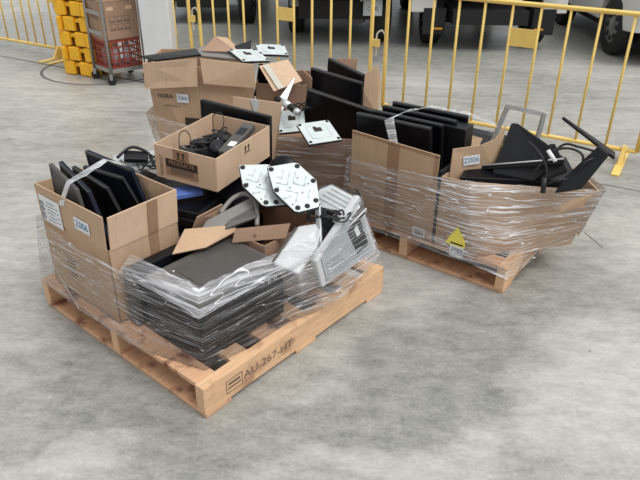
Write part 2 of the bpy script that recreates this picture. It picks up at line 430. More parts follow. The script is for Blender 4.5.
# ------------------------------------------------------------------ trolley
TL = Vector((-2.33, 6.60, 0)); TF = Vector((-2.09, 6.36, 0)); TRr = Vector((-1.80, 6.60, 0)); TB = TL+TRr-TF
t = thing('roll_trolley', 'grey steel shelf trolley on castors in front of the white column', 'trolley', TF)
def loc(p): return Vector(p)-TF
b = MB()
for nm, p in (('l', TL), ('f', TF), ('r', TRr), ('b', TB)):
    b = MB(); b.tube([loc(p)+Vector((0, 0, .12)), loc(p)+Vector((0, 0, 1.55))], .017, 'chrome', 10); b.build('upright', t, True)
b = MB(); b.hexa([loc(p)+Vector((0, 0, .115)) for p in (TF, TRr, TB, TL)], [loc(p)+Vector((0, 0, .155)) for p in (TF, TRr, TB, TL)], 'chrome'); b.build('base_platform', t)
for z in (.47, .66, 1.0, 1.45):
    b = MB(); b.hexa([loc(p)+Vector((0, 0, z)) for p in (TF, TL, TL+FN*.008, TF+FN*.008)], [loc(p)+Vector((0, 0, z+.04)) for p in (TF, TL, TL+FN*.008, TF+FN*.008)], 'chrome'); b.build('side_rail', t)
for p in (TL, TF, TRr, TB):
    c0 = MB(); q = loc(p)
    c0.lathe([(.005, -.012), (.038, -.012), (.043, -.007), (.043, .007), (.038, .012), (.005, .012)], 'rubber', 18, Matrix.Translation(q+Vector((0, 0, .044))) @ Matrix.Rotation(R(90), 4, 'X'))
    c0.box((q.x, q.y, .085), (.03, .045, .062), 'chrome'); c0.build('castor', t)
ang = math.degrees(math.atan2((TRr-TF).y, (TRr-TF).x))
mid = (TL+TRr)/2
t = thing('plastic_crate', 'dark red lattice plastic crate standing on the trolley base', 'crate', (mid.x, mid.y, .156), (0, 0, ang))
cw, cd, ch = .36, .29, .27
def lattice(b, w, h, T, mat):
    for k in range(7): b.box((-w/2+.006+(w-.012)*k/6, 0, h/2), (.011, .006, h), mat, T)
    for k in range(5): b.box((0, 0, .008+(h-.016)*k/4), (w, .007, .013 if k < 4 else .03), mat, T)
for T_, w_ in ((Matrix.Translation((0, -cd/2, 0)), cw), (Matrix.Translation((0, cd/2, 0)), cw), (Matrix.Translation((-cw/2, 0, 0)) @ Matrix.Rotation(R(90), 4, 'Z'), cd), (Matrix.Translation((cw/2, 0, 0)) @ Matrix.Rotation(R(90), 4, 'Z'), cd)):
    b = MB(); lattice(b, w_, ch, T_, 'red'); b.build('lattice_side', t)
b = MB(); b.box((0, 0, .004), (cw, cd, .008), 'red'); b.build('crate_base', t)
for k in range(5):
    b = MB(); b.lathe([(.01, 0), (.032, .004), (.034, .15), (.012, .18), (.012, .2)], 'whitep', 12); o = b.build('plastic_bottle', None, True)
    P = Matrix.Translation((mid.x, mid.y, .166)) @ Matrix.Rotation(R(ang), 4, 'Z') @ Vector((-.12+.06*k, (-.05 if k % 2 else .04), 0))
    o.location = P; tag(o, 'pale bottle standing inside the dark red crate', 'bottle', 'bottles in the red crate')
b0 = .43

# generic carton --------------------------------------------------------
def carton(t, w, d, h, mat='card', th=.006, flaps={}, open_=True, inset=None, top=None, inv=None):
    """parts of an open carton, local origin bottom centre; flaps: side -> (angle from vertical outward, length)"""
    b = MB()
    b.box((0, 0, th/2), (w, d, th), mat)
    b.box((0, -d/2+th/2, h/2), (w, th, h), mat); b.box((0, d/2-th/2, h/2), (w, th, h), mat)
    b.box((-w/2+th/2, 0, h/2), (th, d-2*th, h), mat); b.box((w/2-th/2, 0, h/2), (th, d-2*th, h), mat)
    if not open_: b.box((0, 0, h-th/2), (w, d, th), mat)
    o = b.build('box_body', t)
    for s, (a, L) in flaps.items():
        a = R(a)
        if s in ('front', 'back'):
            sg = -1 if s == 'front' else 1; y0 = sg*d/2
            P = [(-w/2, y0, h), (w/2, y0, h), (w/2-.004, y0+sg*L*math.sin(a), h+L*math.cos(a)), (-w/2+.004, y0+sg*L*math.sin(a), h+L*math.cos(a))]
        else:
            sg = -1 if s == 'left' else 1; x0 = sg*w/2
            P = [(x0, -d/2, h), (x0, d/2, h), (x0+sg*L*math.sin(a), d/2-.004, h+L*math.cos(a)), (x0+sg*L*math.sin(a), -d/2+.004, h+L*math.cos(a))]
        f = MB(); f.prism(P, th, mat); f.build('flap', t)
    return o
t = thing('cardboard_box', 'brown cardboard carton printed with handling marks on the red crate', 'box', (mid.x, mid.y, b0), (0, 0, ang))
carton(t, .37, .31, .355, 'card3', open_=False)
for i in range(3):
    for j in range(2):
        b = MB(); b.prism([(-.11+.075*i, -.1565, .085+.075*j), (-.05+.075*i, -.1565, .085+.075*j), (-.05+.075*i, -.1565, .145+.075*j), (-.11+.075*i, -.1565, .145+.075*j)], .001, 'inkfade'); b.build('printed_mark', t)
        b = MB(); b.prism([(-.104+.075*i, -.1572, .105+.075*j), (-.056+.075*i, -.1572, .105+.075*j), (-.056+.075*i, -.1572, .139+.075*j), (-.104+.075*i, -.1572, .139+.075*j)], .001, 'card3'); b.build('printed_mark', t)
for x_ in (-.09, .10):
    b = MB(); b.box((x_, -.1565, .29), (.065, .001, .035), 'card2'); b.build('paper_label', t)
text('printed_words', 'FRAGILE', .05, 'inkfade', frame((-.186, 0, .2), (0, -1, 0), (-1, 0, 0)), t)
b = MB(); b.tube(bez([(-2.2, 6.62, .83), (-2.1, 6.55, .87), (-2.0, 6.6, .84), (-1.95, 6.66, .88), (-2.05, 6.7, .83), (-2.12, 6.64, .86)], 6, True), .011, 'cable', 7, closed=True)
o = b.build('coiled_hose', None, True); tag(o, 'dark coiled hose lying on top of the trolley carton', 'hose')
b = MB(); b.box((0, 0, .035), (.12, .2, .07), 'card2'); o = b.build('small_carton', None, bevel=.004); o.location = (-2.2, 6.6, .788); o.rotation_euler.z = R(ang); tag(o, 'small pale carton on top of the trolley load', 'box')

# ------------------------------------------------------------------ vehicles
def wheel(t, x, y, r=.33, wd=.22, axis='X', rim='chrome'):
    e = MB(); T = Matrix.Translation((x, y, r)) @ (Matrix.Rotation(R(90), 4, 'Y') if axis == 'X' else Matrix.Rotation(R(90), 4, 'X'))
    h = wd/2
    e.lathe([(r*.6, -h), (r*.9, -h), (r, -h*.8), (r, h*.8), (r*.9, h), (r*.6, h)], 'rubber', 32, T, caps=False)
    o = e.build('wheel', t, True)
    m = MB(); m.lathe([(.04, -h*.9), (r*.3, -h*.75), (r*.52, -h*.7), (r*.6, -h*.95), (r*.62, 0), (r*.6, h*.95), (r*.52, h*.7), (r*.3, h*.75), (.04, h*.9)], rim, 24, T)
    for k in range(8):
        a = k*math.pi/4
        for sg in (-1, 1): m.lathe([(.03, -.01), (.03, .01)], 'vdark', 8, T @ Matrix.Translation((r*.42*math.cos(a), r*.42*math.sin(a), sg*h*.76)))
    m.build('rim', o, True)
    return o
# vehicle 3: tray truck seen from behind
t = thing('tray_truck', 'white tray truck seen from behind, black mudflaps and tow bar', 'truck', (2.0, 8.1, 0))
for x in (-.62, .68):
    wheel(t, x, .42, .30, .22); wheel(t, x, 3.0, .30, .2)
for x in (-.64, .69):
    b = MB(); b.box((x, .03, .33), (.27, .02, .30), 'rubber'); b.build('mudflap', t)
    b = MB(); b.box((x+(.05 if x<0 else -.05), .012, .245), (.11, .012, .022), 'amber'); b.build('reflector', t)
b = MB(); b.box((-.0, .3, .40), (.9, .9, .16), 'vdark'); b.box((0, 1.9, .38), (.7, 3.2, .12), 'vdark'); b.lathe([(.06, -.6), (.06, .6)], 'vdark', 10, Matrix.Translation((0, .45, .3)) @ Matrix.Rotation(R(90), 4, 'Y')); b.build('chassis', t)
b = MB(); b.tube([(-.45, -.02, .44), (.45, -.02, .44)], .035, 'chrome', 10); b.build('tow_bar', t, True)
b = MB(); b.box((0, -.04, .41), (.05, .12, .05), 'chrome'); b.lathe([(.01, 0), (.026, .02), (.026, .04), (.01, .06)], 'chrome', 12, Matrix.Translation((0, -.09, .42))); b.build('tow_hitch', t, True)
b = MB(); b.box((0, 1.2, .80), (1.75, 2.6, .10), 'vwhite'); b.box((-.78, .06, .60), (.3, .06, .34), 'vwhite'); b.box((.80, .06, .60), (.3, .06, .34), 'vwhite'); b.box((0, 1.2, 1.0), (1.75, 2.6, .35), 'vwhite'); b.build('tray', t, bevel=.01)
b = MB(); b.hexa([(-.8, 2.6, .45), (.8, 2.6, .45), (.8, 4.3, .45), (-.8, 4.3, .45)], [(-.72, 2.7, 1.75), (.72, 2.7, 1.75), (.72, 3.6, 1.75), (-.72, 3.6, 1.75)], 'vwhite'); b.build('cab', t, bevel=.06)
b = MB(); b.box((0, 2.62, 1.45), (1.1, .05, .35), 'glass'); b.build('rear_window', t)
# vehicle 2
t = thing('work_truck', 'dark truck with grey number plate seen low behind the middle barrier', 'truck', (.2, 8.2, 0))
wheel(t, -.55, .9, .32, .2); wheel(t, .55, .42, .34, .22); wheel(t, -.55, 3.3, .32, .2); wheel(t, .75, 3.3, .32, .2)
b = MB(); b.box((-.02, 1.9, .42), (.95, 3.6, .22), 'vdark'); b.lathe([(.10, -.5), (.10, .5)], 'vdark', 12, Matrix.Translation((0, .9, .34)) @ Matrix.Rotation(R(90), 4, 'Y'))
b.lathe([(.05, -.14), (.14, -.08), (.14, .08), (.05, .14)], 'vdark', 16, Matrix.Translation((.05, .9, .33)) @ Matrix.Rotation(R(90), 4, 'Y')); b.box((-.35, .6, .42), (.2, .35, .25), 'vdark'); b.build('chassis', t)
b = MB(); b.box((0, 1.9, .82), (1.7, 4.0, .5), 'vdark'); b.box((0, 2.0, 1.3), (1.6, 3.2, .5), 'vwhite'); b.build('body', t, bevel=.03)
b = MB(); b.box((.41, -.02, .47), (.23, .012, .19), 'lightgrey'); p_ = b.build('number_plate', t)
text('plate_letters', 'C   40', .07, 'ink', frame((.41, -.0265, .455), (1, 0, 0), (0, -1, 0)), p_, squash=.75)
for yy in (.6, 1.3):
    b = MB(); b.tube(bez([(-.5, yy, .36), (-.2, yy+.03, .28), (.1, yy, .30), (.45, yy, .36)], 6), .03, 'chrome', 8); b.build('suspension_bar', t, True)
b = MB(); b.lathe([(.06, -.22), (.075, -.2), (.075, .2), (.06, .22)], 'midgrey', 16, Matrix.Translation((.28, .5, .30)) @ Matrix.Rotation(R(90), 4, 'X')); b.build('exhaust_box', t, True)
b = MB(); b.box((.23, .0, .60), (.09, .02, .035), 'whitep'); b.box((.27, .0, .565), (.03, .02, .05), 'whitep'); b.build('lamp_bracket', t)
b = MB(); b.box((-.53, .35, .50), (.16, .25, .14), 'lightgrey'); b.build('tool_box', t, bevel=.02)
# vehicle 1
t = thing('utility_truck', 'dark underbody of a truck behind the barrier, next to the white column', 'truck', (-1.6, 9.6, 0))
wheel(t, .52, .12, .33, .2, rim='midgrey'); wheel(t, -.72, .3, .33, .22); wheel(t, .52, 2.6, .33, .2); wheel(t, -.72, 2.6, .33, .2)
b = MB(); b.box((-.1, 1.6, .48), (1.25, 3.4, .35), 'vdark'); b.box((-.1, .0, .36), (.7, .3, .25), 'vdark'); b.build('chassis', t, bevel=.02)
b = MB(); b.box((-.1, 1.9, 1.1), (1.7, 4.2, .8), 'vwhite'); b.build('body', t, bevel=.05)
b = MB(); b.box((.34, -.08, .40), (.16, .06, .26), 'lightgrey'); b.build('step_panel', t, bevel=.01)
# vehicle 4
t = thing('white_utility_vehicle', 'white utility vehicle with red tail light at the top right', 'car', (3.95, 7.75, 0))
for yy in (.22, 2.1): wheel(t, -.42, yy, .33, .17); wheel(t, .88, yy, .33, .17)
b = MB()
prof = [(-.48, .38), (-.55, .60), (-.48, .95), (.4, 1.02), (1.9, 1.05), (3.3, .98), (3.6, .8), (3.62, .40), (3.2, .34), (2.5, .34), (2.45, .55), (2.28, .70), (2.0, .72), (1.75, .60), (1.70, .34), (.62, .34), (.57, .55), (.42, .70), (.2, .72), (.0, .60), (-.14, .34)]
def side(x): return [(x, y, z) for y, z in prof]
n_ = len(prof); b.add(side(-.52)+side(1.0), [tuple(range(n_)), tuple(range(n_, 2*n_))[::-1]]+[(i, (i+1) % n_, n_+(i+1) % n_, n_+i) for i in range(n_)], 'vwhite')
b.build('body_shell', t, bevel=.02)
b = MB(); b.hexa([(-.48, 1.0, 1.02), (.96, 1.0, 1.02), (.96, 3.0, 1.02), (-.48, 3.0, 1.02)], [(-.38, 1.25, 1.5), (.86, 1.25, 1.5), (.86, 2.4, 1.5), (-.38, 2.4, 1.5)], 'glass'); b.build('cabin', t, bevel=.03)
b = MB(); b.box((-.40, -.53, .72), (.2, .06, .28), 'tail'); b.build('tail_light', t, bevel=.01)
b = MB(); b.box((.24, 1.6, .26), (1.1, 3.6, .14), 'vdark'); b.box((.24, -.40, .28), (1.2, .16, .16), 'vdark'); b.build('underbody', t, bevel=.02)

# ------------------------------------------------------------------ pallets
def pallet(T, label, stencil=None, name='timber_pallet', L=1.165, boards=7):
    o = thing(name, label, 'pallet', T.to_translation()); o.rotation_euler = T.to_euler(); o['group'] = 'timber pallets on the concrete'
    H = .15; bw = .048
    for i, v in enumerate((bw/2, L/2, L-bw/2)):
        b = MB(); top = H if i != 1 else H-.021
        # bearer with cut-outs underneath
        b.box((L/2, v, (.02+top)/2+.0), (L, bw, top-.02), 'wood'); q = b.build('bearer', o, bevel=.003)
        if i == 0 and stencil:
            T_ = frame((.35, -.0008, .082), (1, 0, 0), (0, -1, 0))
            text('stencil_lettering', 'AU-267-HT', .052, 'inkfade', T_, q, align='CENTER', squash=1.15)
            r = MB()
            for (cx_, cz_, a_, h_) in ((.155, .112, .085, .003), (.155, .052, .085, .003), (.113, .082, .003, .06), (.197, .082, .003, .06), (.155, .092, .06, .012), (.155, .072, .07, .008)):
                r.box((cx_, -.0008, cz_), (a_, .0012, h_), 'inkfade')
            r.build('stencil_stamp', q)
    n = boards; bwid = .095
    for k in range(n):
        u = bwid/2+.006+(L-bwid-.012)*k/(n-1)
        b = MB(); b.box((u, L/2, H-.0115), (bwid+(random.random()-.5)*.01, L-2*bw-.002 if False else L-2*bw, .021), 'woodk' if k % 2 == 0 else 'wood')
        b.build('deck_board', o, bevel=.002)
    for u, mt in ((.07, 'woodk'), (L/2, 'wood'), (L-.07, 'wood')):
        b = MB(); b.box((u, L/2, .01), (.13, L, .0195), mt); b.build('base_board', o, bevel=.003)
    # end board joining bearers on the entry side
    b = MB(); b.box((.012, L/2, H-.03), (.0, .0, .0), 'wood') if False else None
    return o
pallet(T1, 'pine pallet stamped AU-267-HT carrying the black case, in the foreground', True)
pallet(T2, 'pine pallet under the tall brown cartons at the right')
T3 = Matrix.Translation((-.92, 3.60, 0))
pallet(T3, 'pine pallet hidden under the rearmost cartons')

# ------------------------------------------------------------------ monitor maker
def monitor(name, label, loc_, rot, w, h, th=.03, back='black', stand=False, group=None, bezel='edge', face='screen'):
    t = thing(name, label, 'monitor', loc_, rot, group)
    b = MB(); b.box((0, th*.12, 0), (w, th*.76, h), back); b.box((0, th*.5+.006, 0), (w*.72, .012, h*.7), back); b.build('casing', t, bevel=.004)
    b = MB(); g = .012
    b.box((0, -th*.38, h/2-g/2), (w, th*.24, g), bezel); b.box((0, -th*.38, -h/2+g/2), (w, th*.24, g), 'black')
    b.box((-w/2+g/2, -th*.38, 0), (g, th*.24, h-2*g), 'black'); b.box((w/2-g/2, -th*.38, 0), (g, th*.24, h-2*g), 'black'); b.build('bezel', t, bevel=.0015)
    b = MB(); b.box((0, -th*.33, 0), (w-2*g, th*.14, h-2*g), face); b.build('screen', t)
    return t

# ==================================================================  PALLET 1 LOAD
A1 = 49.93; A2 = 53.574
# --- box A
u0, u1, v0, v1, zb, zf, ztop = .04, .39, .58, 1.09, .152, .505, .66
t = thing('cardboard_box', 'brown cardboard box full of upright monitors, standing on the stamped pallet', 'box', W1((u0+u1)/2, (v0+v1)/2, zb), (0, 0, A1))
w_, d_ = u1-u0, v1-v0; H_ = ztop-zb; hf = zf-zb; th = .006
b = MB(); b.box((0, 0, th/2), (w_, d_, th), 'card')
b.box((0, -d_/2+th/2, hf/2), (w_, th, hf), 'card'); b.box((0, d_/2-th/2, hf/2), (w_, th, hf), 'card')
b.box((-w_/2+th/2, 0, hf/2), (th, d_, hf), 'card'); b.box((w_/2-th/2, 0, hf/2), (th, d_, hf), 'card'); b.build('box_body', t)
b = MB(); b.prism([(-w_/2, -d_/2+.01, hf), (-w_/2, d_/2, hf), (-w_/2-.001, d_/2, H_-.005), (-w_/2+.0, -d_/2+.0, H_+.0)], th, 'card'); lf = b.build('flap', t)
b = MB(); b.prism([(w_/2, -d_/2, hf), (w_/2, d_/2, hf), (w_/2+.01, d_/2, H_-.015), (w_/2+.0, -d_/2, H_+.0)], th, 'card'); b.build('flap', t)
b = MB(); b.prism([(-w_/2+.012, -d_/2, hf), (w_/2, -d_/2, hf), (w_/2+.0, -d_/2-.015, H_+.005), (-w_/2+.01, -d_/2-.02, H_)], th, 'card2'); nf = b.build('flap', t)
b = MB(); b.prism([(-w_/2, d_/2, hf), (w_/2, d_/2, hf), (w_/2, d_/2+.01, H_-.02), (-w_/2, d_/2+.01, H_-.01)], th, 'card'); b.build('flap', t)
b = MB(); b.prism([(.02, -d_/2-.0045, hf), (.07, -d_/2-.0045, hf), (.07, -d_/2-.0225, H_), (.02, -d_/2-.0225, H_)], .001, 'tape'); b.box((.045, -d_/2-.0008, hf/2), (.05, .001, hf), 'tape'); b.build('packing_tape', t)
def lab1(vc, zc, dv, dz, mat='label'):
    # labels on the left face, local coords
    return (-w_/2-.007, vc-(v0+v1)/2, zc-zb), dv, dz
b = MB(); p_, a_, h_ = lab1(.985, .552, .165, .125); b.box(p_, (.0012, a_, h_), 'label'); l_ = b.build('shipping_label', t)
l_['label'] = 'large white printed shipping label'
b = MB()
for i in range(9): b.box((p_[0]-.001, p_[1]+.07-.003, p_[2]-.05+.010*i), (.0006, .03+.012*(i % 2), .004+.002*(i % 3)), 'greyink')
for i in range(6): b.box((p_[0]-.001, p_[1]+.0-.01*(i % 2), p_[2]-.045+.017*i), (.0006, .06, .004), 'greyink')
for i in range(4): b.box((p_[0]-.001, p_[1]-.055, p_[2]-.04+.022*i), (.0006, .03, .003), 'greyink')
b.build('label_print', l_)
b = MB(); p_, a_, h_ = lab1(.740, .568, .11, .055); b.box(p_, (.0012, a_, h_), 'label'); l_ = b.build('handwritten_label', t); l_['label'] = 'small white label with blue handwriting'
text('handwriting', 'Z006', .045, 'inkblue', frame((p_[0]-.0012, p_[1], p_[2]), (0, -1, 0), (-1, 0, 0)), l_)
b = MB()
for i in range(6): b.box((-w_/2-.0008, .895-.825+.0+.006*(i % 2), .165-.017*i+.02), (.0012, .07-.012*(i % 3), .007), 'inkfade')
b.build('printed_marks', t)
# monitors standing in box A
g = 'monitors upright in the shipping-labelled box'
def monitor_q(label, c4, th, back, group=None, face='screen', name='flat_monitor'):
    """flat monitor from its top-left, top-right, bottom-right, bottom-left corners"""
    C_ = sum((Vector(p) for p in c4), Vector())/4; t = thing(name, label, 'monitor', C_, group=group)
    P = [Vector(p)-C_ for p in c4]; n = (P[1]-P[0]).cross(P[3]-P[0]).normalized(); n = n if n.y < 0 else -n
    b = MB(); b.prism([p-n*th*.15 for p in P], th*.7, back); b.build('casing', t, bevel=.003)
    b = MB(); F_ = [p*.93+n*th*.22 for p in P]; O_ = [p+n*th*.35 for p in P]; I_ = [p*.93+n*th*.35 for p in P]
    for k in range(4):
        m_ = (k+1) % 4; b.hexa([O_[k]-n*th*.16, O_[m_]-n*th*.16, I_[m_]-n*th*.16, I_[k]-n*th*.16], [O_[k], O_[m_], I_[m_], I_[k]], 'edge' if k == 0 else back)
    b.build('bezel', t)
    b = MB(); b.prism(F_, th*.06, face); b.build('screen', t)
    return t
def q1(*a): return [W1(*p) for p in a]
monitor_q('grey-backed flat monitor leaning leftmost in the shipping-labelled box', q1((.075, .985, .765), (.075, .800, .700), (.085, .72, .30), (.085, 1.02, .30)), .02, 'greyback', g, 'greyback')
monitor_q('blue-black narrow monitor just right of the grey-backed one in the labelled box', q1((.115, .975, .765), (.115, .780, .685), (.125, .63, .33), (.125, .99, .33)), .022, 'navy', g, 'navy')
monitor_q('broad black monitor with pale top edge in the middle of the labelled box', q1((.175, .99, .72), (.205, .79, .668), (.235, .62, .36), (.19, 1.01, .36)), .022, 'black', g)
monitor_q('black monitor under the film band, second from the back of the labelled box', q1((.215, .97, .715), (.285, .79, .690), (.32, .60, .40), (.24, .99, .36)), .02, 'black', g)
monitor_q('rearmost dark monitor peaking above the film band in the labelled box', q1((.27, 1.03, .755), (.335, .79, .71), (.36, .68, .40), (.31, 1.04, .36)), .024, 'navy', g, 'navy')
# --- black case
uc, vc = .335, .285
t = thing('computer_case', 'large black computer case with grey lid at the front corner of the pallet', 'computer', W1(uc, vc, .152), (0, 0, A1))
w2, d2, h2 = .46, .35, .25
b = MB(); b.box((0, 0, h2/2), (w2, d2, h2), 'blackm'); b.build('casing', t, bevel=.008)
b = MB(); b.box((0, 0, h2+.003), (w2-.012, d2-.012, .008), 'greytop'); lid = b.build('lid', t, bevel=.003)
b = MB(); b.box((.04, .0, h2+.0085), (w2-.14, d2-.10, .003), 'greyback'); b.build('lid_panel', lid, bevel=.002)
b = MB(); b.box((-.1, .08, h2+.0085), (.03, .018, .001), 'label'); b.box((-.12, .11, h2+.0085), (.02, .006, .001), 'label'); b.box((.0, -.1, h2+.0085), (.03, .004, .001), 'label'); b.build('sticker', lid)
b = MB()
for k in range(2): b.lathe([(.009, 0), (.009, .002)], 'whitep', 16, Matrix.Translation((.14+.035*k, -d2/2, h2*.80-.0*k)) @ Matrix.Rotation(R(90), 4, 'X')); b.lathe([(.0055, .0021), (.0055, .0026)], 'black', 12, Matrix.Translation((.14+.035*k, -d2/2, h2*.80)) @ Matrix.Rotation(R(90), 4, 'X'))
b.build('badge', t)
b = MB()
b.box((-.05, -d2/2-.001, .07), (w2*.7, .003, .03), 'black')
b.build('vent_slot', t)
b = MB(); b.box((0, .0, 0), (.44, .055, .27), 'black'); b.box((-.21, .0, 0), (.03, .06, .272), 'greyback')
o = b.build('computer_tower', None, bevel=.006); o.location = W1(.30, .525, .289); o.rotation_euler.z = R(A1); tag(o, 'slim black computer tower squeezed between box and big black case', 'computer')

# --- carton C with flaps (behind the black case)
t = thing('cardboard_box', 'open brown carton holding grey stands, behind the big black case', 'box', W1(.76, .52, .152), (0, 0, A1))
Ti = (Matrix.Translation(W1(.76, .52, .152)) @ Matrix.Rotation(R(A1), 4, 'Z')).inverted()
b = MB(); ww, dd, hh = .36, .56, .275
for c_, s_ in (((0, 0, .003), (ww, dd, .006)), ((0, -dd/2, hh/2), (ww, .006, hh)), ((0, dd/2, hh/2), (ww, .006, hh)), ((-ww/2, 0, hh/2), (.006, dd, hh)), ((ww/2, 0, hh/2), (.006, dd, hh))): b.box(c_, s_, 'card3')
b.build('box_body', t)
def wflap(pts, mat, nm='flap', th=.006):
    b = MB(); b.prism([Ti @ Vector(p) for p in pts], th, mat); return b.build(nm, t)
wflap([(-.620, 2.32, .436), (-.488, 2.38, .436), (-.380, 2.50, .447), (-.372, 2.53, .468), (-.590, 2.46, .480)], 'card')
wflap([(-.539, 2.5, .521), (-.446, 2.62, .527), (-.43, 2.64, .45), (-.584, 2.5, .416)], 'card3')
g = wflap([(-.372, 2.475, .478), (-.13, 2.485, .503), (-.15, 2.465, .44), (-.385, 2.455, .42)], 'card3')
b = MB(); b.lathe([(.010, 0), (.010, .001)], 'inkfade', 3, Ti @ frame((-.285, 2.460, .455), (1, 0, .1), (0, -1, .2))); b.build('recycling_mark', g)
# --- grey stand with hooked handle
t = thing('monitor_stand', 'grey plastic stand arm lying in the open carton with hooked handle', 'stand', (-.42, 2.56, .46))
o_ = Vector((-.42, 2.56, .46)); q = lambda *p: Vector(p)-o_
b = MB(); b.prism([q(-.530, 2.49, .445), q(-.51, 2.54, .475), q(-.30, 2.68, .535), q(-.29, 2.60, .50), q(-.505, 2.47, .44)], .03, 'midgrey'); b.build('arm', t, bevel=.006)
b = MB(); b.prism([q(-.42, 2.49, .46), q(-.41, 2.52, .49), q(-.29, 2.62, .52), q(-.28, 2.56, .49)], .02, 'greyback'); b.build('arm_cover', t, bevel=.004)
b = MB(); b.tube(bez([q(-.45, 2.58, .50), q(-.405, 2.64, .54), q(-.35, 2.67, .555), q(-.30, 2.64, .54), q(-.285, 2.58, .50), q(-.283, 2.54, .46)], 6), .011, 'midgrey', 8); b.build('handle', t, True)
# --- wrapped sleeve of film on handle is left to the wrap

# --- stack of black monitors lying flat under the tray box
def slab(name, label, cat, c_, rot, dims, mat, edge=None, grp=None, bev=.004):
    t = thing(name, label, cat, c_, rot, grp)
    b = MB(); b.box((0, 0, 0), dims, mat); b.build('casing', t, bevel=bev)
    b = MB(); b.box((0, 0, dims[2]/2+.001), (dims[0]-.03, dims[1]-.03, .002), 'screen'); b.build('screen', t)
    if edge: b = MB(); b.box((0, -dims[1]/2-.001, 0), (dims[0], .003, dims[2]*.6), edge); b.build('edge_strip', t)
    return t
G = 'monitors stacked flat under the tray carton'
slab('flat_monitor', 'lowest black monitor lying flat beneath the small tray carton', 'monitor', W1(.70, .86, .335), (3, 2, A1+3), (.50, .30, .04), 'black', None, G)
slab('flat_monitor', 'black monitor lying flat in the middle of the stack below the tray carton', 'monitor', W1(.73, .84, .395), (-2, 3, A1+12), (.50, .32, .04), 'black', 'edge', G)
slab('flat_monitor', 'topmost black monitor lying flat directly under the tray carton', 'monitor', W1(.72, .86, .45), (2, 0, A1+20), (.48, .32, .035), 'blackm', None, G)
slab('flat_monitor', 'black monitor tilted towards the zinc base plates beside the tray carton', 'monitor', W1(.95, .66, .44), (8, 6, A1-8), (.42, .30, .04), 'black', None, G)
b = MB(); b.box((0, 0, 0), (.17, .09, .02), 'blue'); b.box((-.085, 0, .0), (.012, .09, .022), 'whitep'); b.box((-.06, 0, .0108), (.010, .09, .002), 'whitep')
o = b.build('laptop', None, bevel=.003); o.location = (-.655, 2.80, .500); o.rotation_euler = (R(4), R(-3), R(18)); tag(o, 'blue and white flat device poking out under the tray carton', 'laptop')
b = MB(); b.box((0, 0, 0), (.5, .55, .17), 'blackm'); o = b.build('black_device', None, bevel=.01); o.location = W1(.70, .88, .2395); o.rotation_euler.z = R(A1); tag(o, 'bulky black device at the bottom under the stacked monitors', 'device')
b = MB(); b.box((0, 0, 0), (.20, .5, .24), 'blackm'); o = b.build('computer_tower', None, bevel=.008); o.location = W1(1.06, .60, .274); o.rotation_euler.z = R(A1); tag(o, 'black computer tower buried under the zinc base plates', 'computer')

# --- tray carton with mice and cables
tl = Vector((-.527, 2.985, .562))
tw, td, tH = .475, .345, .165
t = thing('tray_carton', 'small open carton marked with up arrows, full of mice and black cables', 'box', tl, (2, -1, 64))
# local x = away right (u side), local y = towards the left
b = MB(); th = .005
b.box((0, 0, th/2), (tw, td, th), 'card2'); b.box((0, -td/2, tH/2), (tw, th, tH), 'card2'); b.box((0, td/2, tH/2), (tw, th, tH), 'card2')
b.box((-tw/2, 0, tH/2), (th, td, tH), 'card2'); b.box((tw/2, 0, tH/2), (th, td, tH), 'card2'); b.build('box_body', t)
X0 = -tw/2-.0035
b = MB(); b.box((X0, .02, .068), (.0012, .185, .085), 'tape'); b.box((X0-.0008, .02, .088), (.0006, .18, .04), 'ink'); b.box((X0-.0008, .02, .054), (.0006, .13, .03), 'inkfade'); b.build('printed_panel', t)
text('panel_words', 'PRODUCTS', .028, 'tape', frame((X0-.0016, .02, .092), (0, -1, 0), (-1, 0, 0)), t, extr=.0003)
b = MB(); b.box((X0+.0005, .02, .136), (.0012, .09, .058), 'tape'); b.build('packing_tape', t)
def arrows(Tm, parent):
    b = MB()
    for dx in (-.014, .014):
        b.prism([(dx-.004, -.013, 0), (dx+.004, -.013, 0), (dx+.004, .006, 0), (dx+.010, .006, 0), (dx, .018, 0), (dx-.010, .006, 0), (dx-.004, .006, 0)], .0008, 'ink', Tm)
    b.prism([(-.026, -.021, 0), (.026, -.021, 0), (.026, -.017, 0), (-.026, -.017, 0)], .0008, 'ink', Tm); b.build('up_arrows', parent)
arrows(frame((X0-.0008, .02, .136), (0, -1, 0), (-1, 0, 0)), t)
arrows(frame((0.02, -td/2-.0035, .125), (1, 0, 0), (0, -1, 0)), t)
text('side_words', 'PRODUCT', .022, 'inkfade', frame((X0-.0008, .135, .068), (0, 0, 1), (-1, 0, 0)), t)
TT = Matrix.Translation(tl) @ Euler((R(2), R(-1), R(64))).to_matrix().to_4x4()
def mouse(label, p, rz, s=1):
    b = MB(); n = 12; V = []
    prof = [(0, .0), (.62, .0), (.95, .12), (1, .3), (.9, .62), (.6, .9), (.25, 1.0), (0.02, 1.0)]
    b.lathe([(max(r, .02), z) for r, z in prof], 'blackm', 20)
    me = [(x*.033*s*(1-.15*y), y*.056*s, z*.036*s*(1-.25*max(y, 0))) for x, y, z in b.v]; b.v = me
    t = thing('computer_mouse', label, 'mouse', TT @ Vector(p), (6, 4, rz), 'mice in the tray carton')
    b.build('shell', t, True)
    w_ = MB(); w_.lathe([(.008, -.003), (.008, .003)], 'midgrey', 12, Matrix.Translation((0, .026*s, .030*s)) @ Matrix.Rotation(R(90), 4, 'Y')); w_.build('scroll_wheel', t, True)
mouse('black mouse nearest the arrow-marked end of the tray carton', (-.165, .045, .095), 40, 1.25)
mouse('black mouse at the middle of the tray carton beside the long bar', (-.02, -.03, .105), 0, 1.15)
mouse('dark grey mouse at the far end of the tray carton', (.10, .03, .095), 75, 1.1)
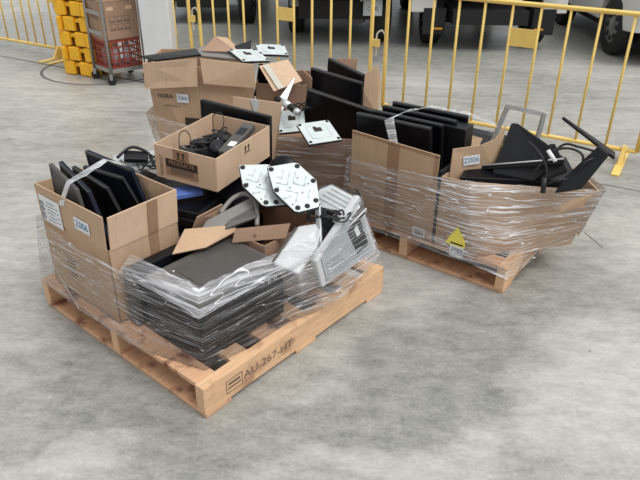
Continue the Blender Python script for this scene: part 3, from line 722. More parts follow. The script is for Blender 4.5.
mouse('black mouse half buried in cables against the tray wall', (.0, .085, .09), 110, 1.0)
for k in range(7):
    rnd = random.Random(k+3); b = MB(); pts = []
    cx_, cy_ = [(-.02, .05), (.07, .08), (.14, .05), (-.08, .03), (.02, 0), (.1, -.0), (-.12, .07)][k]
    for j in range(9):
        a = j*2.1+k; pts.append((cx_+math.cos(a)*(.03+.035*rnd.random()), cy_+math.sin(a)*(.03+.025*rnd.random()), .085+.055*rnd.random()))
    b.tube(bez([TT @ Vector(p) for p in pts], 6, True), .0032, 'cable', 6, closed=True)
    tag(b.build('mouse_cable', None, True), 'black looped cable tangled among the mice in the tray carton', 'cable', 'cables tangled in the tray carton')
b = MB(); b.tube(bez([TT @ Vector(p) for p in [(-.12, .12, .11), (-.10, .13, .17), (-.08, .11, .19), (-.07, .09, .16), (-.09, .08, .11)]], 7), .0025, 'cable', 6)
tag(b.build('mouse_cable', None, True), 'thin cable loop rising near the left wall of the tray carton', 'cable')
b = MB(); b.tube(bez([TT @ Vector(p) for p in [(.14, .10, .12), (.17, .12, .18), (.19, .09, .20), (.18, .06, .17), (.15, .06, .11)]], 7), .0025, 'cable', 6)
tag(b.build('mouse_cable', None, True), 'thin cable loop rising at the far corner of the tray carton', 'cable')
b = MB(); b.box((0, 0, 0), (.015, .15, .07), 'card2') if False else None
for k in range(8):
    pass
b = MB(); b.box((0, 0, 0), (.43, .33, .07), 'blackm'); o = b.build('cable_heap', None, bevel=.03); o.location = TT @ Vector((0, 0, .045)); o.rotation_euler = (R(2), R(-1), R(64)); tag(o, 'dark heap of cables filling the bottom of the tray carton', 'cables', kind='stuff')
t = thing('docking_station', 'long dark grey bar with white sticker lying across the tray carton', 'device', TT @ Vector((.045, -.105, .142)), (2, -8, 64+8))
b = MB(); b.box((0, 0, 0), (.30, .065, .035), 'greyback'); b.build('casing', t, bevel=.006)
b = MB(); b.box((-.07, -.008, .018), (.045, .035, .001), 'label'); b.build('sticker', t)
b = MB(); b.box((.06, .0, .0182), (.07, .04, .001), 'black'); b.build('vent', t)

# --- hexagonal zinc plates (underside of monitor bases)
def hexplate(label, loc_, rot, w, d, cut=.3):
    t = thing('loose_monitor_stand', label, 'monitor base', loc_, rot, 'zinc base plates beside the tray carton')
    P = [(x*w/2, y*d/2) for x, y in ((-1, .60), (-.93, .40), (-.62, -.36), (.20, -1), (.34, -1), (.98, -.66), (1, -.50), (.77, .42), (.02, 1), (-.12, 1))]
    b = MB(); b.prism([(x, y, 0) for x, y in P], .006, 'steelw'); b.build('plate', t, bevel=.0015)
    b = MB(); b.prism([(x*1.02, y*1.02, -.008) for x, y in P], .01, 'black'); b.build('cover', t, bevel=.002)
    for x, y in [(P[i_][0]*.86, P[i_][1]*.86) for i_ in (0, 2, 4, 6, 7, 8)]+[(w*.30, -d*.36)]:
        b = MB(); b.lathe([(.011, 0), (.012, .003), (.009, .005)], 'rubber', 14, Matrix.Translation((x, y, .003))); b.build('rubber_foot', t, True)
    b = MB()
    for (x0, y0, x1, y1) in ((-.3, 0, -.1, 0), (-.1, 0, -.1, .25), (0, .05, 0, .3), (0, .05, .2, .05), (.2, .05, .2, .25), (-.1, -.12, .1, -.12), (.1, -.12, .1, -.32), (-.22, .1, -.22, .3), (.3, -.02, .3, -.2), (0, -.22, -.12, -.3), (-.3, .12, -.22, .12)):
        b.tube([(x0*w, y0*d, .0035), (x1*w, y1*d, .0035)], .0035, 'steelw', 6)
    for (x0, y0) in ((-.25, -.1), (.05, .18), (.25, .1), (-.05, -.05), (.18, -.1), (.05, -.38)): b.lathe([(.0035, 0), (.0035, .0035)], 'ink', 8, Matrix.Translation((x0*w, y0*d, .001)))
    b.build('pressed_rib', t, True)
    return t
hexplate('zinc hexagonal base plate lying nearer the arrow-marked tray carton', (-.258, 2.655, .612), (24, 12, -8), .27, .235)
hexplate('zinc hexagonal base plate on top, nearer the white casing', (-.122, 2.60, .628), (26, 10, -2), .255, .27)
# round black base
t = thing('round_base', 'round black glossy monitor base behind the zinc plates', 'monitor base', (-.185, 2.90, .575), (62, 8, -15))
b = MB(); b.lathe([(.07, -.006), (.074, 0), (.068, .008), (.03, .012), (.02, .018)], 'screen', 30); b.build('disc', t, True)
b = MB(); b.tube([(0, 0, -.005), (0, -.01, -.12)], .02, 'black', 12); b.build('neck', t, True)
# silver backed box / monitor
t = thing('projector', 'silver ribbed device tilted on the cables behind the white casing', 'device', (.075, 2.655, .505), (28, 10, -38))
b = MB(); b.prism([(-.12, -.075, 0), (.12, -.085, 0), (.13, .05, 0), (.07, .085, 0), (-.09, .085, 0), (-.13, .03, 0)], .05, 'greyback'); b.build('casing', t, bevel=.012)
b = MB(); b.prism([(-.105, -.06, .027), (.105, -.07, .027), (.11, .04, .027), (.06, .07, .027), (-.08, .07, .027), (-.11, .02, .027)], .006, 'silver'); b.build('top_panel', t, bevel=.002)
b = MB()
for k in range(5): b.box((0, -.045+.024*k, .031), (.19-.015*k, .006, .004), 'lightgrey')
b.build('rib', t)
b = MB(); b.tube([(-.125, -.078, .022), (.125, -.088, .022), (.135, .05, .022)], .005, 'whitep', 6); b.build('trim_edge', t, True)
# cables coil near
for k in range(5):
    b = MB(); rnd = random.Random(k+40); c_ = Vector((-.005+.02*k, 2.56-.01*k, .49)); pts = []
    for j in range(8):
        a = j*math.pi/4; pts.append(c_+Vector((math.cos(a)*(.05+.02*rnd.random()), math.sin(a)*(.035+.015*rnd.random()), .012*k*.5+.03*rnd.random())))
    b.tube(bez(pts, 5, True), .0042, 'cable', 6, closed=True); tag(b.build('coiled_cable', None, True), 'black coiled power cable between zinc plates and white casing', 'cable', 'power cables coiled by the white casing')
# white casings
t = thing('white_printer', 'white sloping plastic casing lying beside the big black case', 'printer', (-.07, 2.38, .40))
o_ = Vector((-.07, 2.38, .40)); q = lambda *p: Vector(p)-o_
top = [q(-.20, 2.27, .43), q(-.10, 2.49, .493), q(.02, 2.53, .493), (q(-.01, 2.38, .465)), q(-.085, 2.23, .40)]
b = MB(); k_ = len(top); b.add(top+[Vector((p.x*.8+.0, p.y*.55+.10, -.235)) for p in top], [tuple(range(k_)), tuple(range(k_, 2*k_))[::-1]]+[(i, (i+1) % k_, k_+(i+1) % k_, k_+i) for i in range(k_)], 'whitep'); b.build('casing', t, bevel=.015, seg=3)
b = MB(); b.prism([q(-.20, 2.27, .434), q(-.11, 2.47, .49), q(-.098, 2.47, .491), q(-.19, 2.27, .434)], .004, 'greyback'); b.build('lid_gap', t)
t = thing('all_in_one_monitor', 'white framed flat monitor standing under film at the right corner of the pallet', 'monitor', (.09, 2.44, .40))
o_ = Vector((.09, 2.44, .40)); q = lambda *p: Vector(p)-o_
n_ = Vector((.80, -.45, .30)).normalized()
fr_ = [q(-.03, 2.31, .42), q(.165, 2.655, .565), q(.262, 2.665, .27), q(.0, 2.335, .27)]
b = MB(); b.prism(fr_, .035, 'whitep'); b.build('casing', t, bevel=.008)
C_ = sum(fr_, Vector())/4; nn = (fr_[1]-fr_[0]).cross(fr_[2]-fr_[0]).normalized(); nn = nn if nn.dot(Vector((.5, -1, .2))) > 0 else -nn
inn = [C_+(p-C_)*.84+nn*.019 for p in fr_]
b = MB(); b.prism(inn, .003, 'lightgrey'); b.build('screen', t)
def lp(a, b_): # bilinear on the inner panel
    return (inn[0]*(1-a)+inn[1]*a)*(1-b_)+(inn[3]*(1-a)+inn[2]*a)*b_+nn*.002
b = MB(); b.prism([lp(.62, .22), lp(.92, .2), lp(.93, .82), lp(.66, .85)], .008, 'black'); b.build('port_recess', t)
b = MB(); b.prism([lp(.74, .3)+nn*.005, lp(.82, .28)+nn*.005, lp(.83, .5)+nn*.005, lp(.75, .5)+nn*.005], .003, 'label'); b.build('rating_sticker', t)
b = MB(); b.box((0, 0, 0), (.16, .02, .22), 'blackm'); b.box((-.08, -.003, 0), (.01, .03, .22), 'silver'); b.box((0, -.003, .11), (.16, .03, .01), 'silver')
o = b.build('edge_panel', None, bevel=.002); o.location = (.05, 2.52, .435); o.rotation_euler = (R(-38), R(28), R(35)); tag(o, 'small black panel with silver edges between cables and white monitor', 'panel')

# --- cables and stand left of tray
t = thing('arm_stand', 'silver and black monitor stand with cables left of the tray carton', 'stand', (-.95, 3.20, .45), (0, 0, 20))
b = MB(); b.box((.02, .03, .03), (.34, .20, .012), 'lightgrey', Matrix.Rotation(R(6), 4, 'X')); b.build('base_plate', t, bevel=.003)
b = MB(); b.prism([(-.10, -.05, .075), (.02, -.06, .06), (.03, .02, .075), (-.09, .03, .095)], .03, 'black'); b.build('neck_bracket', t, bevel=.008)
b = MB(); b.tube(bez([(-.13, -.03, .09), (-.05, .02, .12), (.03, 0, .085), (.05, -.06, .03)], 6), .008, 'black', 8); b.build('arm_loop', t, True)
for k in range(6):
    rnd = random.Random(k+70); b = MB(); pts = []
    for j in range(7):
        a = j*.9+k; pts.append(Vector((-.915+.05*k*.6+math.cos(a)*(.04+.04*rnd.random()), 3.13+math.sin(a)*(.04+.03*rnd.random()), .49+.045*rnd.random())))
    b.tube(bez(pts, 5, True), .0042, 'cable', 6, closed=True); tag(b.build('power_cable', None, True), 'black cable tangled on the silver stand left of the tray carton', 'cable', 'cables tangled on the silver stand')
b = MB(); b.tube(bez([(-1.03, 3.07, .55), (-.93, 3.02, .50), (-.84, 2.95, .485), (-.74, 2.85, .50)], 8), .006, 'cablegrey', 7); tag(b.build('power_cable', None, True), 'thicker grey cable running from the silver stand to under the tray carton', 'cable')
b = MB(); b.box((0, 0, 0), (.36, .26, .26), 'blackm'); o = b.build('black_device', None, bevel=.01); o.location = W1(.60, 1.03, .284)+Vector((-.15, .12, 0)); o.rotation_euler.z = R(A1); tag(o, 'black device under the silver stand and cables', 'device')
# monitor leaning behind tray
monitor('flat_monitor', 'black monitor standing upright directly behind the tray carton', (-.452, 3.262, .631), (2.5, 2.6, -29), .44, .29, .028, bezel='black')

# ==================================================================  PALLET 3 LOAD
# big carton
zb = .152
C3 = Vector((-.76, 4.05, zb)); t = thing('cardboard_box', 'tall carton printed NORA with two front flaps folded down, heaped with panels', 'box', C3)
q = lambda x, y, z: Vector((x, y, z))-C3
foot = [(-1.045, 4.02), (-.765, 3.89), (-.44, 3.98), (-.47, 4.34), (-1.03, 4.36)]
topp = [(-1.085, 3.965), (-.743, 3.885), (-.425, 3.965), (-.46, 4.34), (-1.07, 4.34)]
zt = .825
b = MB(); n_ = 5
for i in range(5):
    a, c_ = foot[i], foot[(i+1) % 5]; a2, c2 = topp[i], topp[(i+1) % 5]
    b.prism([q(*a, zb), q(*c_, zb), q(*c2, zt), q(*a2, zt)], .007, 'card')
b.prism([q(*p, zb+.003) for p in foot], .006, 'card'); b.build('box_body', t)
b = MB(); b.prism([q(-1.082, 3.90, .838), q(-.742, 3.845, .882), q(-.752, 3.845, .716), q(-1.092, 3.925, .675)], .006, 'card2'); b.build('flap', t)
b = MB(); b.prism([q(-.722, 3.84, .884), q(-.41, 3.90, .838), q(-.408, 3.92, .688), q(-.715, 3.85, .732)], .006, 'card2'); b.build('flap', t)
dirL = Vector((.342, -.08, .0)).normalized(); nL = dirL.cross(Vector((0, 0, 1))).normalized()
def onL(s, z, off=.006):
    k = (z-zb)/(zt-zb); a = Vector((*foot[0], zb)).lerp(Vector((*topp[0], zt)), k); c = Vector((*foot[1], zb)).lerp(Vector((*topp[1], zt)), k)
    return a.lerp(c, s)+nL*off-C3
x_ = onL(.72, .615)-onL(.7, .615); nrm = (nL)
def Fl(s, z, off): return frame(onL(s, z, off+.006), dirL, nL)
b = MB(); b.box((0, 0, 0), (.078, .055, .001), 'label', Fl(.66, .622, .006)); l_ = b.build('handwritten_label', t)
text('handwriting', 'Z006', .03, 'inkblue', Fl(.66, .622, .0075), l_)
text('printed_name', 'NORA', .036, 'ink', Fl(.30, .625, .006), t, squash=1)
text('printed_words', 'EMPTY BOX 2 4', .014, 'inkfade', Fl(.42, .565, .006), t, squash=1.2)
text('printed_words', 'V1', .014, 'inkfade', Fl(.40, .535, .006), t)
b = MB(); b.box((0, 0, 0), (.12, .05, .001), 'ink', Fl(.86, .475, .005)); b.build('printed_panel', t)
# items on the big carton
b = MB(); b.prism([(-1.13, 4.06, .838), (-1.02, 3.96, .838), (-.735, 3.96, .876), (-.80, 4.14, .872)], .012, 'black'); tag(b.build('flat_board', None, bevel=.003), 'thin black panel sticking out over the left edge of the NORA carton', 'panel')
b = MB(); b.prism([(-.775, 4.02, .858), (-.51, 4.0, .842), (-.545, 4.27, .836), (-.80, 4.29, .85)], .012, 'midgrey'); tag(b.build('flat_board', None, bevel=.003), 'grey flat panel lying behind the right flap of the NORA carton', 'panel')
t = thing('cardboard_piece', 'brown torn cardboard piece peaked like a roof on the NORA carton', 'cardboard', (-.64, 4.15, .87)); oo = Vector((-.64, 4.15, .87))
b = MB(); b.prism([Vector(p)-oo for p in [(-.755, 4.1, .868), (-.69, 4.22, .930), (-.535, 4.1, .862)]], .007, 'card3'); b.build('front_leaf', t)
b = MB(); b.prism([Vector(p)-oo for p in [(-.688, 4.225, .931), (-.62, 4.28, .912), (-.535, 4.2, .865), (-.537, 4.10, .863)]], .007, 'card'); b.build('rear_leaf', t)
b = MB(); b.prism([(-.56, 4.18, .875), (-.46, 4.28, .89), (-.46, 4.20, .86), (-.53, 4.12, .855)], .03, 'blackm'); tag(b.build('dark_bracket', None, bevel=.004), 'dark bracket between torn cardboard and pale base plates', 'bracket')
def sqplate(label, c_, rot, w, d, group):
    t = thing('loose_monitor_stand', label, 'monitor base', c_, rot, group)
    b = MB(); b.box((0, 0, 0), (w, d, .006), 'steelw'); b.build('plate', t, bevel=.002)
    b = MB(); b.box((0, 0, -.008), (w*1.015, d*1.015, .01), 'black'); b.build('cover', t, bevel=.002)
    b = MB(); b.box((0, .1*d, .004), (.045, .035, .003), 'ink'); b.box((-.012, .1*d+.02, .004), (.018, .02, .003), 'ink'); b.build('socket', t)
    b = MB(); a = .3
    b.tube([(-a*w, -a*d, .003), (a*w, -a*d, .003), (a*w, a*d, .003), (-a*w, a*d, .003)], .003, 'steelw', 6, closed=True); b.build('pressed_rib', t, True)
    for x in (-1, 1):
        for y in (-1, 1):
            f = MB(); f.lathe([(.009, 0), (.010, .002), (.007, .004)], 'rubber', 12, Matrix.Translation((x*w*.43, y*d*.43, .003))); f.build('rubber_foot', t, True)
    return t
g = 'pale square monitor bases on the rear cartons'
sqplate('pale square base plate on the NORA carton, nearer its right flap', (-.455, 4.06, .855), (10, 6, 35), .19, .19, g)
sqplate('pale square base plate at the top right above the taped flap', (-.325, 4.22, .855), (6, 4, 12), .19, .19, g)
sqplate('pale square base plate lying further left on the wrapped carton', (-.175, 3.68, .561), (18, -6, 2), .155, .21, g)
sqplate('pale square base plate nearest the camera on the wrapped carton', (-.012, 3.385, .600), (14, -1, 22), .19, .20, g)
# carton D3 with taped flap
C4 = Vector((-.27, 4.1, zb)); t = thing('cardboard_box', 'brown carton with a taped flap folded open, right of the NORA carton', 'box', C4)
q = lambda x, y, z: Vector((x, y, z))-C4
b = MB(); F4 = [(-.41, 3.99), (-.10, 3.95), (-.06, 4.3), (-.40, 4.32)]
for i in range(4):
    a, c_ = F4[i], F4[(i+1) % 4]; b.prism([q(*a, zb), q(*c_, zb), q(*c_, .70), q(*a, .70)], .007, 'card3')
b.prism([q(*p, zb+.003) for p in F4], .006, 'card3'); b.build('box_body', t)
b = MB(); b.prism([q(-.385, 3.95, .816), q(-.209, 4.0, .845), q(-.118, 3.9, .741), q(-.290, 3.85, .688)], .006, 'card2'); f_ = b.build('flap', t)
b = MB(); b.prism([q(-.36, 3.938, .823), q(-.325, 3.948, .829), q(-.228, 3.858, .712), q(-.262, 3.848, .702)], .0015, 'film' if False else 'strap'); b.build('packing_tape', f_)
for i, (dx, dz) in enumerate(((0, 0), (.025, -.02))):
    o = monitor('flat_monitor', ['black monitor standing in the gap beside the taped flap, nearer the NORA carton', 'black monitor in the gap directly behind the taped flap'][i], (-.335+dx, 4.04+dx, .66+dz), (8, 20, -35), .20, .24, .02)
# wrapped carton W
C5 = Vector((0, 3.75, zb)); t = thing('cardboard_box', 'low film-wrapped carton carrying pale base plates, behind the zinc plates', 'box', C5)
q = lambda x, y, z: Vector((x, y, z))-C5
FW = [(-.305, 3.57), (.20, 3.50), (.24, 4.02), (-.28, 4.05)]
b = MB()
for i in range(4):
    a, c_ = FW[i], FW[(i+1) % 4]; b.prism([q(*a, zb), q(*c_, zb), q(*c_, .515), q(*a, .515)], .007, 'card3')
b.prism([q(*p, zb+.003) for p in FW], .006, 'card3'); b.prism([q(*p, .40) for p in [(-.29, 3.59), (.19, 3.52), (.22, 4.0), (-.27, 4.03)]], .006, 'card3'); b.build('box_body', t)
b = MB(); b.prism([q(.205, 3.96, .515), q(.36, 3.99, .50), q(.378, 4.06, .70), q(.345, 4.02, .815), q(.216, 3.95, .735)], .006, 'card'); b.build('flap', t)
b = MB(); b.prism([q(-.13, 4.0, .515), q(-.07, 3.96, .515), q(-.06, 3.95, .745), q(-.125, 4.0, .79)], .006, 'card3'); b.build('flap', t)
b = MB(); b.box((.02, -.215, .10), (.44, .004, .012), 'tape', Matrix.Rotation(R(-8), 4, 'Z')); b.build('fold_line', t)
monitor('flat_monitor', 'large black monitor leaning at the front of the rear group, screen forward', (.090, 3.69, .578), (22, 14, -14), .40, .30, .022, group='monitors leaning behind the pale base plates')
monitor('flat_monitor', 'black monitor standing in the second row of the rear group', (.092, 3.90, .652), (5.4, 3, -40), .40, .27, .022, group='monitors leaning behind the pale base plates')
monitor('flat_monitor', 'black monitor at the very back of the rear group, corner peaking up', (.145, 4.02, .679), (0, 4.4, -55), .36, .26, .022, group='monitors leaning behind the pale base plates')
b = MB(); b.prism([(.05, 4.12, .55), (.20, 4.18, .55), (.23, 4.18, .81), (.10, 4.15, .82)], .007, 'card3'); tag(b.build('cardboard_piece', None), 'brown cardboard corner behind the peaked rear monitor', 'cardboard')
# torn upright flap 9
C9 = Vector((-.37, 3.44, 0)); t = thing('cardboard_piece', 'pale upright cardboard flap behind the monitor next to the tray carton', 'cardboard', C9)
b = MB(); b.prism([Vector(p)-C9 for p in [(-.485, 3.45, .774), (-.215, 3.45, .742), (-.25, 3.44, .50), (-.30, 3.45, .155), (-.50, 3.45, .155)]], .006, 'card2'); b.build('sheet', t)
b = MB(); b.prism([Vector(p)-C9 for p in [(-.39, 3.444, .763), (-.34, 3.444, .757), (-.35, 3.444, .70), (-.37, 3.444, .68)]], .002, 'whitep'); b.build('packing_tape', t)
# silver neck stand
t = thing('neck_stand', 'silver-necked monitor stand with thin upright plate on the rear cartons', 'stand', (-.235, 3.74, .64))
oo = Vector((-.235, 3.74, .64)); q = lambda *p: Vector(p)-oo
b = MB(); b.prism([q(-.290, 3.74, .628), q(-.170, 3.9, .757), q(-.163, 3.9, .752), q(-.235, 3.72, .60)], .012, 'silver'); b.build('plate', t, bevel=.002)
b = MB(); b.tube([q(-.265, 3.74, .675), q(-.235, 3.70, .668)], .022, 'black', 14); b.tube([q(-.225, 3.69, .672), q(-.185, 3.64, .662)], .024, 'silver', 14); b.tube([q(-.185, 3.64, .662), q(-.15, 3.60, .65)], .02, 'black', 14); b.tube([q(-.15, 3.60, .65), q(-.13, 3.58, .64)], .021, 'silver', 14); b.build('neck', t, True)
for k in range(3):
    b = MB(); pts = [Vector((-.14+.02*k+.055*math.cos(j*.8), 3.72+.05*math.sin(j*.8), .63+.02*math.sin(j*1.9+k))) for j in range(8)]
    b.tube(bez(pts, 5, True), .004, 'cable', 6, closed=True); tag(b.build('power_cable', None, True), 'black cable coil beside the silver-necked stand', 'cable', 'cables beside the silver neck')

# ==================================================================  PALLET 2 LOAD
zb = .152
CB = W2(.23, .69, zb); t = thing('cardboard_box', 'tall film-wrapped carton of black monitors at the left of the right-hand pallet', 'box', CB, (0, 0, A2))
w_, d_, H_ = .42, .52, .34
b = MB(); b.box((0, 0, .003), (w_, d_, .006), 'card3')
for c_, s_ in (((0, -d_/2, H_/2), (w_, .006, H_)), ((0, d_/2, H_/2), (w_, .006, H_)), ((-w_/2, 0, H_/2), (.006, d_, H_)), ((w_/2, 0, H_/2), (.006, d_, H_))): b.box(c_, s_, 'card')
b.build('box_body', t)
b = MB(); b.prism([(-w_/2, -d_/2, H_), (-w_/2, d_/2, H_), (-w_/2-.0, d_/2, .500), (-w_/2-.0, -d_/2, .482)], .006, 'card'); f_ = b.build('flap', t)
b = MB(); X = -w_/2-.004
b.box((X, 0, .24), (.001, .07, .48), 'tape'); b.prism([(X, -d_/2, .482), (X, d_/2, .50), (X, d_/2, .485), (X, -d_/2, .465)], .001, 'tape'); b.box((X, -d_/2+.012, .41), (.001, .024, .13), 'tape'); b.build('packing_tape', f_)
b = MB(); b.prism([(w_/2, -d_/2, H_), (w_/2, d_/2, H_), (w_/2+.1, d_/2, .44), (w_/2+.1, -d_/2, .42)], .006, 'card'); b.build('flap', t)
b = MB(); b.box((X-.001, -.185, -.152+.113), (.001, .07, .052), 'label') if False else b.box((X-.001, -.185, .03), (.001, .075, .055), 'label'); l_ = b.build('barcode_label', t)
b = MB()
for k in range(9): b.box((X-.002, -.212+.0062*k, .03), (.0006, .003 if k % 3 else .0045, .026), 'greyink')
b.build('label_print', l_)
g = 'monitors upright in the tall right-hand carton'
monitor('flat_monitor', 'black monitor right behind the taped carton front on the right-hand pallet', (.394, 3.280, .566), (6.6, -2.2, -39), .466, .30, .022, group=g)
monitor('flat_monitor', 'black monitor second from the front in the right-hand tall carton', (.470, 3.335, .562), (4, -2, -40), .45, .30, .022, group=g)
monitor('flat_monitor', 'black monitor third from the front in the right-hand tall carton', (.535, 3.385, .570), (3, -1, -38), .46, .30, .022, group=g)
monitor('flat_monitor', 'black monitor at the back of the right-hand tall carton', (.60, 3.435, .578), (3, -1, -36), .46, .30, .022, group=g)
# pillar like dark edges
b = MB(); b.box((0, 0, 0), (.13, .10, .42), 'black'); o = b.build('computer_tower', None, bevel=.004); o.location = (.725, 3.25, .49); o.rotation_euler = (R(2), 0, R(-36)); tag(o, 'narrow black tower standing between tall carton and Z006 flap', 'computer')
# box B2/B3
CB = W2(.28, .08, zb); t = thing('cardboard_box', 'wide bulging film-wrapped carton with yellow triangle label, at the pallet corner', 'box', CB)
q = lambda u, v, z: W2(u, v, z)-CB
bot = [(.02, .405), (.0, .19), (.44, -.17), (.72, .0), (.72, .405)]
tp = [(.02, .405, .53), (.035, .27, .53), (.43, -.25, .485), (.70, -.06, .46), (.72, .405, .50)]
b = MB()
for i in range(5):
    j = (i+1) % 5; b.prism([q(*bot[i], zb), q(*bot[j], zb), q(*tp[j]), q(*tp[i])], .008, 'card')
b.prism([q(*p, zb+.003) for p in bot], .006, 'card'); b.build('box_body', t)
b = MB(); b.prism([Vector(p)-CB for p in [(.656, 3.01, .653), (.80, 3.03, .668), (.865, 3.05, .690), (.922, 3.08, .758), (.90, 3.06, .50), (.651, 3.0, .48)]], .006, 'card'); f_ = b.build('flap', t)
b = MB(); P0 = Vector((.76, 3.024, .592)); Tm = frame(P0-CB+Vector((-.002, -.006, 0)), (.99, .14, .12), (.14, -.99, 0)); b.box((0, 0, 0), (.085, .05, .001), 'label', Tm); l_ = b.build('handwritten_label', f_)
text('handwriting', 'Z006', .038, 'inkblue', Tm @ Matrix.Translation((0, 0, .001)), l_)
ua = Vector(q(.035, .27, .5))-Vector(q(.02, .405, .5)); 
nf_ = W2(-1, 0, 0)-W2(0, 0, 0); df_ = W2(0, -1, 0)-W2(0, 0, 0)
Tm = frame(q(-.012, .275, .203), df_, nf_)
b = MB(); b.prism([(-.062, -.012, 0), (.05, -.012, 0), (.05, .022, 0), (.0, .098, 0)], .001, 'yellowlabel', Tm); l_ = b.build('warning_label', t); l_['label'] = 'yellow triangular label'
b = MB(); b.box((.005, .0, .0008), (.07, .009, .0005), 'ink', Tm); b.build('label_print', l_)
b = MB(); b.box((.008, -.045, 0), (.075, .066, .001), 'label', Tm); l_ = b.build('barcode_label', t)
b = MB()
for k in range(10): b.box((-.018+.0062*k, -.04, .001), (.0028 if k % 3 else .0042, .035, .0005), 'greyink', Tm)
b.build('label_print', l_)
b = MB(); a0, a1 = Vector(q(.0, .19, zb)), Vector(q(.44, -.17, zb)); b0_, b1_ = Vector(q(.035, .27, .53)), Vector(q(.43, -.25, .485))
def onR(s, z): return (a0*(1-s)+a1*s)*(1-z)+(b0_*(1-s)+b1_*s)*z
nr = (a1-a0).cross(b0_-a0).normalized(); nr = nr if nr.y < 0 else -nr
b.prism([onR(.30, 0)+nr*.006, onR(.42, 0)+nr*.006, onR(.42, .75)+nr*.006, onR(.30, .75)+nr*.006], .001, 'tape'); b.build('packing_tape', t)
# added dark sheet standing in for shade in the gap between boxes
b = MB(); b.box((0, 0, 0), (.3, .02, .40), 'blackm'); o = b.build('flat_board', None, bevel=.002); o.location = W2(.17, .418, .353); o.rotation_euler.z = R(A2); tag(o, 'added dark sheet standing in for the shaded gap between the two wrapped cartons', 'panel')
# screens lying on top of B3
g = 'dark screens lying on the bulging carton'
def slabw(name, label, cat, pts, th, mat, grp=None, edge=None):
    c_ = sum((Vector(p) for p in pts), Vector())/len(pts); t = thing(name, label, cat, c_, group=grp)
    b = MB(); b.prism([Vector(p)-c_ for p in pts], th, mat); b.build('casing', t, bevel=.004)
    n = (Vector(pts[1])-Vector(pts[0])).cross(Vector(pts[2])-Vector(pts[0])).normalized(); n = n if n.z > 0 else -n
    b = MB(); b.prism([(Vector(p)-c_)*.93+n*(th/2+.0005) for p in pts], .002, 'screen'); b.build('screen', t)
    if edge:
        i, j = edge; b = MB(); b.tube([Vector(pts[i])-c_+n*th/2, Vector(pts[j])-c_+n*th/2], .004, 'whitep', 6); b.build('edge_strip', t, True)
    return t
slabw('flat_monitor', 'dark monitor lying flat under film along the front of the bulging carton', 'monitor', [W2(.06, .33, .515), W2(.40, -.16, .50), W2(.66, .0, .515), W2(.30, .38, .53)], .035, 'blackm', g)
slabw('flat_monitor', 'dark monitor with pale edge sloping up behind the front one', 'monitor', [(.800, 3.05, .535), (1.16, 2.86, .655), (1.22, 3.05, .60), (.90, 3.28, .50)], .025, 'black', g, (0, 1))
# big black monitor back
t = thing('flat_monitor', 'large black monitor tilted with its peak up, right of the Z006 flap', 'monitor', (1.05, 3.10, .60)); oo = Vector((1.05, 3.10, .60))
F_ = [(.870, 3.04, .535), (.955, 3.16, .722), (1.00, 3.155, .722), (1.145, 3.00, .655), (1.17, 2.93, .56), (.95, 2.98, .50)]
# place the face by real size: 0.32 wide
F_ = [(.872, 3.02, .515), (.955, 3.10, .757), (.985, 3.10, .757), (1.115, 2.98, .69), (1.15, 2.93, .60), (1.05, 2.92, .52)]
b = MB(); b.prism([Vector(p)-oo for p in F_], .045, 'blackm'); b.build('casing', t, bevel=.008)
b = MB(); b.prism([Vector(p)-oo for p in [(1.115, 2.985, .69), (1.145, 2.99, .69), (1.20, 2.90, .58), (1.10, 2.90, .54)]], .05, 'black'); b.build('side', t, bevel=.006)
# stand: beam and rod
t = thing('monitor_stand', 'black monitor stand pointing up and right, with a long thin foot plate', 'stand', (1.23, 2.78, .66)); oo = Vector((1.23, 2.78, .66)); q = lambda *p: Vector(p)-oo
b = MB(); b.prism([q(1.11, 2.77, .53), q(1.14, 2.78, .60), q(1.262, 2.76, .775), q(1.312, 2.74, .742), q(1.21, 2.72, .575)], .05, 'blackm'); b.build('neck', t, bevel=.008)
b = MB(); b.prism([q(1.145, 2.95, .838), q(1.175, 3.03, .815), q(1.36, 2.80, .722), q(1.325, 2.715, .728)], .014, 'black'); b.build('foot_plate', t, bevel=.004)
g = 'cables looping beside the black stand'
for k, pts in enumerate([[(1.02, 2.85, .60), (1.09, 2.82, .72), (1.15, 2.79, .745), (1.20, 2.76, .72), (1.19, 2.74, .64)], [(1.06, 2.84, .66), (1.13, 2.84, .745), (1.19, 2.80, .75), (1.25, 2.78, .74)], [(1.05, 2.80, .55), (1.10, 2.76, .60), (1.17, 2.75, .62), (1.20, 2.73, .70), (1.24, 2.74, .72)]]):
    b = MB(); b.tube(bez(pts, 8), .006, 'cable', 7); tag(b.build('power_cable', None, True), ['cable arching from the tagged monitor to the black stand', 'thin cable curving high in front of the black stand', 'cable lying low against the neck of the black stand'][k], 'cable', g)
b = MB(); b.tube(bez([(1.005, 2.95, .715), (1.03, 2.86, .70), (1.06, 2.80, .64), (1.055, 2.78, .56)], 8), .006, 'cable', 7); b.tube([(1.055, 2.79, .60), (1.053, 2.77, .53)], .013, 'cable', 8); b.prism([(1.045, 2.81, .725), (1.06, 2.81, .735), (1.095, 2.78, .69), (1.08, 2.78, .68)], .004, 'label')
tag(b.build('plug_lead', None, True), 'black plug lead with a white tag hanging over the large tilted monitor', 'cable')
